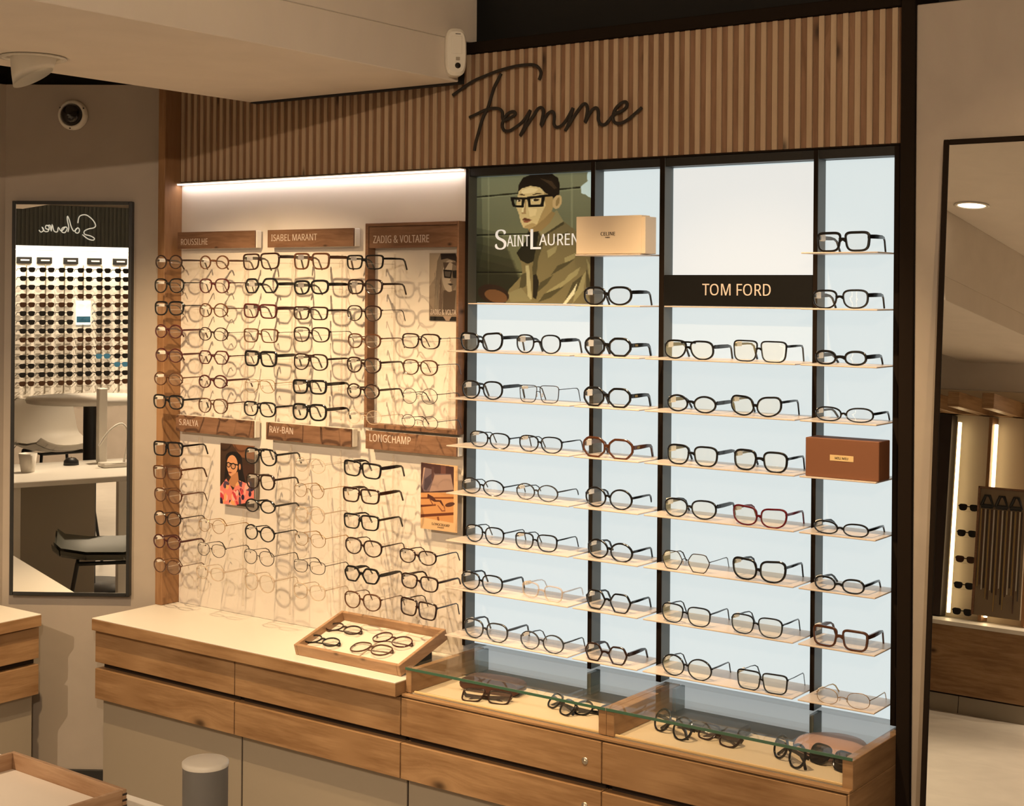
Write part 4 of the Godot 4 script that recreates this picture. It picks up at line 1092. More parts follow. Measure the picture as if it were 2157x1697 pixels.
func fittings() -> void:
	# tall mirror on the angled wall
	var along := Vector3(-0.8251, 0, 0.565)
	var out_of := Vector3(0.565, 0, 0.8251)
	var slant := Basis(-along, Vector3.UP, out_of)
	var m := thing("wall_mirror", "tall black framed mirror hung on the angled wall at left, reflecting the shop", "mirror", Vector3(-3.849, 0.6075, 0.2195))
	m.basis = slant
	var hw := 0.1845
	part("backing", box(Vector3(-hw + 0.003, 0.002, -0.0255), Vector3(hw - 0.003, 1.236, -0.006), 0.001), M.black_metal, m)
	part("mirror_glass", box(Vector3(-hw + 0.005, 0.005, -0.0058), Vector3(hw - 0.005, 1.233, -0.003), 0.0004), M.mirror, m)
	for s in [-1.0, 1.0]:
		part("frame_bar", box(Vector3(s * hw - 0.0055, 0, -0.0255), Vector3(s * hw + 0.0055, 1.238, 0.0), 0.0012), M.black_metal, m)
		part("frame_bar", box(Vector3(-hw + 0.0058, 0.619 + s * 0.6135 - 0.0055, -0.0255), Vector3(hw - 0.0058, 0.619 + s * 0.6135 + 0.0055, 0.0), 0.0012), M.black_metal, m)
	# dome camera
	var d := thing("dome_camera", "round white security camera with a dark dome on the angled wall", "security camera", Vector3(-3.868, 2.117, 0.2018))
	d.basis = slant
	var base := part("mount_ring", lathe([Vector2(0.0, 0.0), Vector2(0.047, 0.001), Vector2(0.0475, 0.006), Vector2(0.044, 0.018), Vector2(0.038, 0.024), Vector2(0.0345, 0.022), Vector2(0.034, 0.014)], 36), M.white_metal, d)
	base.rotation.x = PI / 2
	var dome := part("dome", lathe([Vector2(0.0342, 0.016), Vector2(0.0325, 0.028), Vector2(0.027, 0.039), Vector2(0.017, 0.047), Vector2(0.0, 0.050)], 36), M.dome_dark, d)
	dome.rotation.x = PI / 2
	for a in [0.5, 2.6, 4.6]:
		part("screw", boxc(Vector3(0.005, 0.005, 0.003)), M.black_metal, d, Vector3(cos(a) * 0.042, sin(a) * 0.042, 0.0195))
	# motion detector at the corner of the soffit
	var pd := thing("motion_detector", "white wall motion detector with a small lens at the end of the soffit", "motion detector", Vector3(-2.4440, 2.139, 0.0760))
	pd.rotation.y = 0.88
	var st := new_st()
	var oval := []
	for k in 28:
		var a := TAU * k / 28
		oval.append(Vector2(signf(cos(a)) * pow(absf(cos(a)), 0.55) * 0.0285, 0.062 + signf(sin(a)) * pow(absf(sin(a)), 0.62) * 0.062))
	add_prism(st, oval, 0.0, 0.040)
	var small := []
	for v: Vector2 in oval: small.append((v - Vector2(0, 0.062)) * 0.86 + Vector2(0, 0.062))
	for k in 28:
		var j := (k + 1) % 28
		quad(st, Vector3(oval[k].x, oval[k].y, 0.040), Vector3(oval[j].x, oval[j].y, 0.040), Vector3(small[j].x, small[j].y, 0.047), Vector3(small[k].x, small[k].y, 0.047), Vector3(0, 0.062, 0.02))
		tri(st, Vector3(small[k].x, small[k].y, 0.047), Vector3(small[j].x, small[j].y, 0.047), Vector3(0, 0.062, 0.047), Vector3(0, 0.062, 0.0))
	part("housing", done(st), M.white_metal, pd)
	part("camera_lens", lathe([Vector2(0.0, 0.003), Vector2(0.004, 0.0028), Vector2(0.0072, 0.001), Vector2(0.0078, -0.001)], 20), M.dome_dark, pd, Vector3(0.004, 0.026, 0.0478))
	(pd.get_child(1) as Node3D).rotation.x = PI / 2
	part("flash_window", boxc(Vector3(0.0105, 0.0085, 0.002), 0.0006), M.greige, pd, Vector3(0.004, 0.044, 0.0475))
	part("slot", boxc(Vector3(0.014, 0.0016, 0.0015), 0.0005), M.recess, pd, Vector3(0.004, 0.109, 0.0475))
	part("sensor_window", boxc(Vector3(0.030, 0.046, 0.004), 0.0012), M.white_metal, pd, Vector3(0.0, 0.080, 0.0465))
	# swivelling spotlight in the soffit
	var e := thing("swivel_spotlight", "white swivelling spotlight recessed in the soffit at the upper left", "spotlight", Vector3(-3.046, 2.1308, 0.947))
	part("trim_ring", lathe([Vector2(0.062, 0.0), Vector2(0.078, -0.001), Vector2(0.080, -0.004), Vector2(0.066, -0.005), Vector2(0.062, -0.001)], 40), M.white_metal, e)
	var sn := new_st()
	sn.set_smooth_group(3)
	var rings := []
	for j in 5:
		var ring := []
		for k in 32:
			var a := TAU * k / 32
			var low := -0.050 - 0.024 * cos(a - 2.51)
			var rr := [0.050, 0.0535, 0.050, 0.046, 0.046][j] as float
			var y: float = [0.02, -0.004, low * 0.62, low, 0.02][j]
			ring.append(Vector3(cos(a) * rr, y, sin(a) * rr))
		rings.append(ring)
	for j in 4:
		for k in 32:
			var mid: Vector3 = (rings[j][k] + rings[j + 1][k]) * 0.5
			var inward := Vector3(mid.x, 0, mid.z) * (0.5 if j < 3 else 1.6)
			quad(sn, rings[j][k], rings[j][(k + 1) % 32], rings[j + 1][(k + 1) % 32], rings[j + 1][k], Vector3(inward.x, mid.y, inward.z))
	part("snoot", done(sn), M.white_metal, e)
	part("lamp_lens", lathe([Vector2(0.0, 0.0), Vector2(0.036, 0.001)], 28), glow(lin(1.0, 0.7, 0.4), 3.0), e, Vector3(0, -0.012, 0))
	# leaning mirror at the right
	var r := thing("leaning_mirror", "large black framed mirror leaning against the beige wall at right", "mirror", Vector3(-1.1225, 0.0, 0.198))
	r.rotation.x = -0.0789
	var hgt := 1.912
	part("backing", box(Vector3(0.003, 0.003, -0.016), Vector3(0.84, hgt - 0.003, -0.006), 0.001), M.black_metal, r)
	part("mirror_glass", box(Vector3(0.006, 0.006, -0.0058), Vector3(0.838, hgt - 0.006, -0.003), 0.0004), M.mirror, r)
	part("frame_bar", box(Vector3(0, 0, -0.016), Vector3(0.0115, hgt, 0.0), 0.001), M.board_brown, r)
	part("frame_bar", box(Vector3(0.832, 0, -0.016), Vector3(0.8435, hgt, 0.0), 0.001), M.board_brown, r)
	part("frame_bar", box(Vector3(0.0118, hgt - 0.0115, -0.016), Vector3(0.8317, hgt, 0.0), 0.001), M.board_brown, r)
	part("frame_bar", box(Vector3(0.0118, 0.0, -0.016), Vector3(0.8317, 0.0115, 0.0), 0.001), M.board_brown, r)

func shelf_goods() -> void:
	var c := thing("gift_box", "cream cardboard box with small dark lettering on the top shelf of the second bay", "box", Vector3(-2.0415, 1.6672, 0.03))
	part("box_base", box(Vector3(0.002, 0, 0.0), Vector3(0.199, 0.090, 0.052), 0.001), M.box_cream, c)
	part("lid", box(Vector3(0, 0.0005, 0.013), Vector3(0.189, 0.0935, 0.0535), 0.001), M.box_cream, c)
	lettering(c, "CELINE", Vector3(0.073, 0.0455, 0.0540), 0.041, 0.0085, M.letter_dark)
	lettering(c, "PARIS", Vector3(0.0865, 0.0395, 0.0540), 0.013, 0.0026, M.letter_dark)
	var b := thing("gift_box", "terracotta cardboard box with a small label on the rightmost shelves", "box", Vector3(-1.4215, 1.1658, 0.018))
	part("box_base", box(Vector3(0, 0, 0.0), Vector3(0.173, 0.0865, 0.062), 0.0012), M.box_terracotta, b)
	var tg := part("label_plate", box(Vector3(0.059, 0.0385, 0.0621), Vector3(0.1145, 0.0515, 0.0629), 0.0003), M.brass_strip, b)
	lettering(tg, "MIU MIU", Vector3(0.071, 0.0425, 0.0631), 0.031, 0.005, M.letter_dark)
	# tilted tray on the worktop
	var t := thing("wooden_tray", "tilted wooden tray with a pale lining and four pairs of glasses on the worktop", "tray", Vector3(-2.830, 0.5848, 0.2530))
	t.rotation.x = 0.305
	var w := 0.374
	var dp := 0.2005
	part("side", box(Vector3(0, 0, -dp), Vector3(0.010, 0.0305, 0.0), 0.001), M.tray_wood, t)
	part("side", box(Vector3(w - 0.010, 0, -dp), Vector3(w, 0.0305, 0.0), 0.001), M.tray_wood, t)
	part("side", box(Vector3(0.0103, 0, -0.010), Vector3(w - 0.0103, 0.0305, 0.0), 0.001), M.tray_wood, t)
	part("side", box(Vector3(0.0103, 0, -dp), Vector3(w - 0.0103, 0.0305, -dp + 0.010), 0.001), M.tray_wood, t)
	part("lining", box(Vector3(0.0103, 0.002, -dp + 0.0103), Vector3(w - 0.0103, 0.0065, -0.0103), 0.001), M.lining, t)
	part("lining_step", box(Vector3(0.0103, 0.0066, -0.115), Vector3(0.20, 0.0115, -0.0103), 0.001), M.lining, t)
	var sd := solo("tray_stand", box(Vector3(0, 0, 0), Vector3(0.30, 0.032, 0.06), 0.002), M.black_metal, Vector3(-2.79, 0.5848, 0.085), "black support block under the back of the tilted tray", "stand")
	# cases in the showcase
	var k := thing("spectacle_case", "long dark brown spectacle case at the left in the showcase", "case", Vector3(-2.255, 0.5527, 0.128))
	k.rotation.y = 0.16
	var st := new_st()
	var outl := []
	for i in 18:
		var a := TAU * i / 18
		outl.append(Vector2(signf(cos(a)) * pow(absf(cos(a)), 0.5) * 0.084, 0.019 + signf(sin(a)) * pow(absf(sin(a)), 0.7) * 0.019))
	add_prism(st, outl, -0.026, 0.026)
	part("body", done(st), M.leather_brown, k)
	part("hinge_seam", boxc(Vector3(0.155, 0.0025, 0.0535), 0.0008), M.recess, k, Vector3(0, 0.021, 0))
	var k2 := thing("spectacle_case", "flat black spectacle case behind the glasses in the right half of the showcase", "case", Vector3(-1.645, 0.5527, 0.088))
	part("body", box(Vector3(-0.085, 0, -0.03), Vector3(0.085, 0.026, 0.03), 0.006), M.leather_black, k2)
	part("seam", boxc(Vector3(0.1705, 0.002, 0.0605), 0.0006), M.recess, k2, Vector3(0, 0.015, 0))
	var k3 := thing("pink_pouch", "round pink pouch lying at the right end of the showcase", "pouch", Vector3(-1.362, 0.5527, 0.062))
	part("body", lathe([Vector2(0.0, 0.030), Vector2(0.05, 0.029), Vector2(0.076, 0.022), Vector2(0.083, 0.012), Vector2(0.076, 0.002), Vector2(0.0, 0.0)], 32), M.pouch_pink, k3)
	part("zip_seam", lathe([Vector2(0.082, 0.010), Vector2(0.0845, 0.012), Vector2(0.082, 0.014)], 32), M.recess, k3)

func rack_rows() -> Array:
	return [
		["round", "espresso", "mid", 2.832, -3.490, 1.633, .140, .066, .053, .042, -.003, "dark brown round glasses, leftmost in the first row of the upper rack"],
		["panto", "black", "thin", 3.068, -3.488, 1.560, .140, .071, .060, .044, .003, "black rounded glasses, leftmost in the second row of the upper rack"],
		["soft", "black", "thin", 4.012, -3.487, 1.492, .140, .068, .062, .043, .008, "black softly squared glasses, leftmost in the third row of the upper rack"],
		["round", "burgundy", "mid", 2.832, -3.488, 1.423, .140, .065, .056, .041, -.001, "burgundy round glasses, leftmost in the fourth row of the upper rack"],
		["round", "burgundy", "mid", 2.596, -3.486, 1.350, .140, .063, .057, .042, -.005, "burgundy round glasses, leftmost in the fifth row of the upper rack"],
		["round", "brown", "thin", 2.360, -3.488, 1.279, .140, .068, .060, .041, .003, "brown round glasses, leftmost in the sixth row of the upper rack"],
		["soft", "black", "mid", 3.776, -3.488, 1.208, .140, .074, .060, .043, .006, "black softly squared glasses, leftmost in the seventh row of the upper rack"],
		["round", "brown", "mid", 2.832, -3.290, 1.632, .140, .073, .050, .040, -.003, "brown round glasses, second from left in the first row of the upper rack"],
		["panto", "burgundy", "thin", 2.832, -3.289, 1.561, .140, .070, .056, .043, .003, "burgundy rounded glasses, second from left in the second row of the upper rack"],
		["round", "brown", "thin", 2.596, -3.291, 1.490, .140, .065, .056, .041, .008, "brown round glasses, second from left in the third row of the upper rack"],
		["round", "espresso", "wire", 2.124, -3.291, 1.420, .140, .067, .057, .040, .001, "dark brown round glasses, second from left in the fourth row of the upper rack"],
		["hex", "burgundy", "thin", 2.832, -3.289, 1.351, .140, .069, .061, .040, .011, "burgundy six-sided glasses, second from left in the fifth row of the upper rack"],
		["round", "burgundy", "mid", 3.068, -3.291, 1.280, .140, .067, .055, .039, .026, "burgundy round glasses, second from left in the sixth row of the upper rack"],
		["panto", "brown", "thin", 2.124, -3.290, 1.206, .140, .067, .057, .044, .009, "brown rounded glasses, second from left in the seventh row of the upper rack"],
		["square", "espresso", "bold", 3.776, -3.095, 1.630, .140, .077, .069, .047, .023, "dark brown square glasses, third from left in the first row of the upper rack"],
		["hex", "black", "bold", 4.248, -3.092, 1.562, .140, .072, .063, .043, .015, "black six-sided glasses, third from left in the second row of the upper rack"],
		["square", "burgundy", "bold", 3.776, -3.097, 1.490, .140, .070, .064, .041, -.016, "burgundy square glasses, third from left in the third row of the upper rack"],
		["square", "brown", "wire", 2.832, -3.094, 1.420, .140, .075, .062, .040, -.001, "brown square glasses, third from left in the fourth row of the upper rack"],
		["square", "black", "bold", 4.956, -3.093, 1.351, .140, .068, .062, .045, -.001, "black square glasses, third from left in the fifth row of the upper rack"],
		["aviator", "gold", "wire", 1.200, -3.094, 1.275, .140, .065, .057, .040, .018, "gold metal aviator glasses, third from left in the sixth row of the upper rack"],
		["soft", "black", "mid", 3.540, -3.095, 1.207, .140, .068, .061, .043, .002, "black softly squared glasses, third from left in the seventh row of the upper rack"],
		["square", "brown", "bold", 4.012, -2.895, 1.630, .140, .074, .061, .046, -.003, "brown square glasses, fourth from left in the first row of the upper rack"],
		["soft", "black", "bold", 4.484, -2.895, 1.560, .140, .069, .063, .040, .023, "black softly squared glasses, fourth from left in the second row of the upper rack"],
		["square", "espresso", "mid", 3.304, -2.897, 1.489, .140, .068, .062, .037, -.003, "dark brown square glasses, fourth from left in the third row of the upper rack"],
		["soft", "espresso", "wire", 3.068, -2.893, 1.427, .140, .073, .064, .042, .003, "dark brown softly squared glasses, fourth from left in the fourth row of the upper rack"],
		["aviator", "espresso", "mid", 3.068, -2.895, 1.348, .140, .068, .062, .046, .000, "dark brown aviator glasses, fourth from left in the fifth row of the upper rack"],
		["square", "black", "bold", 4.720, -2.898, 1.281, .140, .068, .061, .040, .014, "black square glasses, fourth from left in the sixth row of the upper rack"],
		["soft", "black", "bold", 4.484, -2.898, 1.207, .140, .068, .062, .047, .012, "black softly squared glasses, fourth from left in the seventh row of the upper rack"],
		["square", "black", "mid", 3.304, -2.695, 1.630, .140, .072, .059, .039, -.003, "black square glasses, fifth from left in the first row of the upper rack"],
		["soft", "espresso", "mid", 3.776, -2.694, 1.562, .140, .066, .059, .041, -.005, "dark brown softly squared glasses, fifth from left in the second row of the upper rack"],
		["panto", "espresso", "wire", 2.360, -2.696, 1.489, .140, .067, .056, .043, -.003, "dark brown rounded glasses, fifth from left in the third row of the upper rack"],
		["panto", "brown", "thin", 2.832, -2.695, 1.415, .140, .064, .054, .040, -.006, "brown rounded glasses, fifth from left in the fourth row of the upper rack"],
		["panto", "espresso", "mid", 3.304, -2.696, 1.348, .140, .066, .057, .043, -.003, "dark brown rounded glasses, fifth from left in the fifth row of the upper rack"],
		["round", "espresso", "mid", 2.832, -2.697, 1.278, .140, .064, .053, .041, .007, "dark brown round glasses, fifth from left in the sixth row of the upper rack"],
		["round", "clear", "wire", 1.800, -2.693, 1.209, .140, .073, .052, .039, .015, "clear pale round glasses, fifth from left in the seventh row of the upper rack"],
		["soft", "espresso", "wire", 2.832, -2.496, 1.420, .140, .068, .060, .040, -.004, "dark brown softly squared glasses, rightmost in the fourth row of the upper rack"],
		["panto", "brown", "wire", 2.360, -2.497, 1.350, .140, .062, .056, .041, -.008, "brown rounded glasses, rightmost in the fifth row of the upper rack"],
		["round", "gunmetal", "wire", 1.300, -2.497, 1.274, .140, .068, .052, .042, .021, "grey metal round glasses, rightmost in the sixth row of the upper rack"],
		["round", "gunmetal", "wire", 1.200, -2.498, 1.208, .140, .075, .049, .037, -.018, "grey metal round glasses, rightmost in the seventh row of the upper rack"],
		["square", "black", "mid", 4.012, -3.487, 1.065, .140, .068, .062, .044, .017, "black square glasses, leftmost in the first row of the lower rack"],
		["square", "brown", "mid", 3.068, -3.489, .994, .140, .066, .060, .041, .026, "brown square glasses, leftmost in the second row of the lower rack"],
		["panto", "brown", "thin", 2.832, -3.486, .924, .140, .066, .057, .042, -.020, "brown rounded glasses, leftmost in the third row of the lower rack"],
		["round", "espresso", "thin", 2.596, -3.487, .854, .140, .063, .057, .043, .005, "dark brown round glasses, leftmost in the fourth row of the lower rack"],
		["round", "burgundy", "mid", 2.832, -3.489, .783, .140, .065, .055, .042, .012, "burgundy round glasses, leftmost in the fifth row of the lower rack"],
		["round", "brown", "wire", 2.360, -3.487, .709, .140, .063, .057, .044, -.006, "brown round glasses, leftmost in the sixth row of the lower rack"],
		["round", "gold", "wire", 1.300, -3.291, .853, .140, .062, .051, .041, -.007, "gold metal round glasses, second from left in the fourth row of the lower rack"],
		["panto", "gunmetal", "wire", 1.500, -3.292, .782, .140, .064, .054, .039, .015, "grey metal rounded glasses, second from left in the fifth row of the lower rack"],
		["panto", "clear", "thin", 2.200, -3.297, .712, .140, .065, .053, .039, .008, "clear pale rounded glasses, second from left in the sixth row of the lower rack"],
		["aviator", "black", "mid", 3.540, -3.090, 1.068, .140, .067, .061, .048, -.016, "black aviator glasses, third from left in the first row of the lower rack"],
		["soft", "espresso", "mid", 3.540, -3.089, .998, .140, .060, .054, .044, .005, "dark brown softly squared glasses, third from left in the second row of the lower rack"],
		["round", "black", "mid", 3.304, -3.089, .931, .140, .064, .057, .038, .014, "black round glasses, third from left in the third row of the lower rack"],
		["round", "black", "thin", 2.832, -3.091, .850, .140, .065, .055, .044, -.012, "black round glasses, third from left in the fourth row of the lower rack"],
		["panto", "gunmetal", "wire", 1.800, -3.093, .780, .140, .066, .056, .043, .007, "grey metal rounded glasses, third from left in the fifth row of the lower rack"],
		["panto", "clear", "thin", 2.600, -3.090, .704, .140, .063, .057, .051, .002, "clear pale rounded glasses, third from left in the sixth row of the lower rack"],
		["round", "clear", "wire", 1.800, -2.894, 1.062, .140, .064, .053, .041, -.015, "clear pale round glasses, fourth from left in the first row of the lower rack"],
		["panto", "gold", "wire", 1.200, -2.896, .991, .140, .064, .049, .039, .003, "gold metal rounded glasses, fourth from left in the second row of the lower rack"],
		["panto", "clear", "thin", 2.200, -2.893, .921, .140, .062, .050, .043, -.005, "clear pale rounded glasses, fourth from left in the third row of the lower rack"],
		["panto", "gold", "wire", 1.200, -2.891, .855, .140, .064, .053, .038, .003, "gold metal rounded glasses, fourth from left in the fourth row of the lower rack"],
		["soft", "gunmetal", "wire", 1.500, -2.893, .780, .140, .065, .056, .036, .010, "grey metal softly squared glasses, fourth from left in the fifth row of the lower rack"],
		["panto", "clear", "thin", 2.400, -2.892, .706, .140, .065, .056, .044, .024, "clear pale rounded glasses, fourth from left in the sixth row of the lower rack"],
		["square", "black", "bold", 3.776, -2.700, 1.064, .140, .070, .064, .042, -.044, "black square glasses, fifth from left in the first row of the lower rack"],
		["square", "espresso", "bold", 3.776, -2.703, .994, .140, .069, .063, .040, -.002, "dark brown square glasses, fifth from left in the second row of the lower rack"],
		["square", "black", "mid", 3.540, -2.701, .922, .140, .066, .060, .041, .002, "black square glasses, fifth from left in the third row of the lower rack"],
		["panto", "espresso", "thin", 3.068, -2.693, .852, .140, .070, .062, .045, -.025, "dark brown rounded glasses, fifth from left in the fourth row of the lower rack"],
		["hex", "black", "bold", 4.012, -2.697, .778, .140, .067, .061, .042, -.003, "black six-sided glasses, fifth from left in the fifth row of the lower rack"],
		["panto", "brown", "wire", 2.596, -2.694, .705, .140, .071, .060, .046, .007, "brown rounded glasses, fifth from left in the sixth row of the lower rack"],
		["panto", "espresso", "thin", 2.596, -2.500, .851, .140, .068, .057, .038, .003, "dark brown rounded glasses, rightmost in the fourth row of the lower rack"],
		["soft", "espresso", "mid", 3.068, -2.494, .783, .140, .068, .057, .040, -.027, "dark brown softly squared glasses, rightmost in the fifth row of the lower rack"],
		["square", "espresso", "thin", 3.304, -2.498, .710, .140, .064, .058, .046, -.055, "dark brown square glasses, rightmost in the sixth row of the lower rack"],
	]

func shelf_rows() -> Array:
	return [
		["butterfly", "black", "bold", 4.000, -2.344, 1.416, .075, .074, .063, .048, .013, "black flared glasses, left pair, on the first shelf under the portrait poster"],
		["panto", "black", "bold", 2.800, -2.162, 1.416, .075, .079, .057, .048, .006, "black rounded glasses, right pair, on the first shelf under the portrait poster"],
		["panto", "black", "bold", 3.200, -2.340, 1.291, .075, .071, .061, .048, .008, "black rounded glasses, left pair, on the second shelf under the portrait poster"],
		["square", "gunmetal", "wire", 1.800, -2.158, 1.291, .075, .066, .055, .045, .012, "grey metal square glasses, right pair, on the second shelf under the portrait poster"],
		["panto", "black", "thin", 2.400, -2.315, 1.165, .075, .067, .061, .042, -.025, "black rounded glasses, left pair, on the third shelf under the portrait poster"],
		["panto", "black", "thin", 2.400, -2.153, 1.165, .075, .070, .062, .042, -.003, "black rounded glasses, right pair, on the third shelf under the portrait poster"],
		["round", "black", "thin", 2.200, -2.343, 1.040, .067, .073, .064, .042, -.018, "black round glasses, left pair, on the fourth shelf under the portrait poster"],
		["round", "grey", "thin", 2.000, -2.171, 1.040, .063, .069, .060, .042, .006, "translucent grey round glasses, right pair, on the fourth shelf under the portrait poster"],
		["panto", "black", "thin", 2.400, -2.333, .915, .069, .066, .058, .045, -.014, "black rounded glasses, left pair, on the fifth shelf under the portrait poster"],
		["soft", "black", "thin", 2.400, -2.164, .915, .075, .071, .058, .043, .011, "black softly squared glasses, right pair, on the fifth shelf under the portrait poster"],
		["panto", "black", "mid", 2.600, -2.334, .790, .079, .071, .063, .047, -.013, "black rounded glasses, left pair, on the sixth shelf under the portrait poster"],
		["soft", "clear", "thin", 2.400, -2.151, .790, .066, .071, .053, .040, -.045, "clear pale softly squared glasses, right pair, on the sixth shelf under the portrait poster"],
		["panto", "grey", "mid", 2.800, -2.323, .664, .075, .076, .065, .050, -.021, "translucent grey rounded glasses, left pair, on the seventh shelf under the portrait poster"],
		["round", "grey", "thin", 2.200, -2.139, .664, .082, .072, .061, .046, -.003, "translucent grey round glasses, right pair, on the seventh shelf under the portrait poster"],
		["panto", "black", "bold", 4.200, -1.955, 1.541, .075, .073, .066, .046, .008, "black rounded glasses on the first shelf under the cream box"],
		["oct", "black", "emblem", 4.600, -1.954, 1.416, .075, .073, .062, .046, -.007, "black octagonal glasses on the second shelf under the cream box"],
		["oct", "black", "emblem", 4.200, -1.955, 1.291, .075, .074, .063, .048, -.007, "black octagonal glasses on the third shelf under the cream box"],
		["oct", "tortoise", "emblem", 4.400, -1.952, 1.165, .075, .077, .069, .050, -.014, "brown tortoiseshell octagonal glasses on the fourth shelf under the cream box"],
		["round", "black", "mid", 3.200, -1.956, 1.040, .062, .073, .063, .050, -.012, "black round glasses on the fifth shelf under the cream box"],
		["round", "black", "mid", 3.400, -1.945, .915, .072, .068, .062, .047, -.044, "black round glasses on the sixth shelf under the cream box"],
		["hex", "black", "mid", 3.000, -1.947, .790, .074, .071, .059, .047, -.017, "black six-sided glasses on the seventh shelf under the cream box"],
		["hex", "espresso", "bold", 3.200, -1.948, .664, .080, .069, .053, .044, .000, "dark brown six-sided glasses on the eighth shelf under the cream box"],
		["aviator", "black", "bold", 3.400, -1.726, 1.416, .075, .072, .060, .045, -.013, "black aviator glasses, left pair, on the first shelf under the black sign", 1],
		["square", "black", "mid", 2.600, -1.541, 1.416, .075, .072, .061, .049, -.011, "black square glasses, right pair, on the first shelf under the black sign", 1],
		["round", "black", "bold", 3.400, -1.718, 1.291, .075, .073, .058, .040, -.012, "black round glasses, left pair, on the second shelf under the black sign", 1],
		["cat", "black", "mid", 3.400, -1.549, 1.291, .075, .067, .061, .046, -.001, "black cat-eye glasses, right pair, on the second shelf under the black sign", 1],
		["soft", "black", "bold", 3.400, -1.715, 1.165, .075, .074, .060, .048, -.011, "black softly squared glasses, left pair, on the third shelf under the black sign", 1],
		["soft", "black", "mid", 3.800, -1.537, 1.165, .075, .076, .058, .048, -.015, "black softly squared glasses, right pair, on the third shelf under the black sign", 1],
		["panto", "black", "bold", 3.000, -1.720, 1.040, .073, .075, .064, .045, .011, "black rounded glasses, left pair, on the fourth shelf under the black sign", 1],
		["butterfly", "red", "mid", 3.200, -1.534, 1.040, .083, .071, .063, .044, -.015, "dark red flared glasses, right pair, on the fourth shelf under the black sign", 1],
		["hex", "gunmetal", "wire", 2.000, -1.728, .915, .079, .071, .058, .045, -.014, "grey metal six-sided glasses, left pair, on the fifth shelf under the black sign", 1],
		["butterfly", "black", "mid", 3.800, -1.534, .915, .083, .070, .063, .049, .004, "black flared glasses, right pair, on the fifth shelf under the black sign", 1],
		["soft", "black", "thin", 2.200, -1.724, .790, .083, .071, .058, .045, -.014, "black softly squared glasses, left pair, on the sixth shelf under the black sign", 1],
		["soft", "black", "thin", 2.200, -1.539, .790, .083, .070, .058, .045, -.007, "black softly squared glasses, right pair, on the sixth shelf under the black sign", 1],
		["round", "black", "thin", 2.400, -1.721, .664, .083, .071, .062, .050, -.015, "black round glasses, left pair, on the seventh shelf under the black sign", 1],
		["square", "black", "wire", 2.400, -1.524, .664, .083, .066, .059, .045, .007, "black square glasses, right pair, on the seventh shelf under the black sign", 1],
		["square", "black", "bold", 4.600, -1.338, 1.667, .075, .067, .056, .044, .011, "black square glasses on the first shelf in the rightmost bay"],
		["soft", "black", "bold", 3.400, -1.344, 1.541, .075, .072, .058, .042, .014, "black softly squared glasses on the second shelf in the rightmost bay"],
		["oval", "black", "bold", 4.000, -1.342, 1.416, .075, .070, .051, .032, .004, "black narrow oval glasses on the third shelf in the rightmost bay"],
		["oval", "black", "mid", 2.600, -1.333, 1.291, .075, .073, .063, .032, .008, "black narrow oval glasses on the fourth shelf in the rightmost bay"],
		["oval", "black", "mid", 2.600, -1.337, 1.040, .079, .070, .058, .029, -.013, "black narrow oval glasses on the sixth shelf in the rightmost bay"],
		["oval", "black", "mid", 3.000, -1.338, .915, .083, .066, .051, .032, .002, "black narrow oval glasses on the seventh shelf in the rightmost bay"],
		["square", "tortoise", "bold", 4.200, -1.336, .790, .081, .071, .057, .045, -.015, "brown tortoiseshell square glasses on the eighth shelf in the rightmost bay"],
		["oval", "gold", "wire", 1.200, -1.328, .664, .081, .073, .052, .035, .012, "gold metal narrow oval glasses on the ninth shelf in the rightmost bay"],
	]

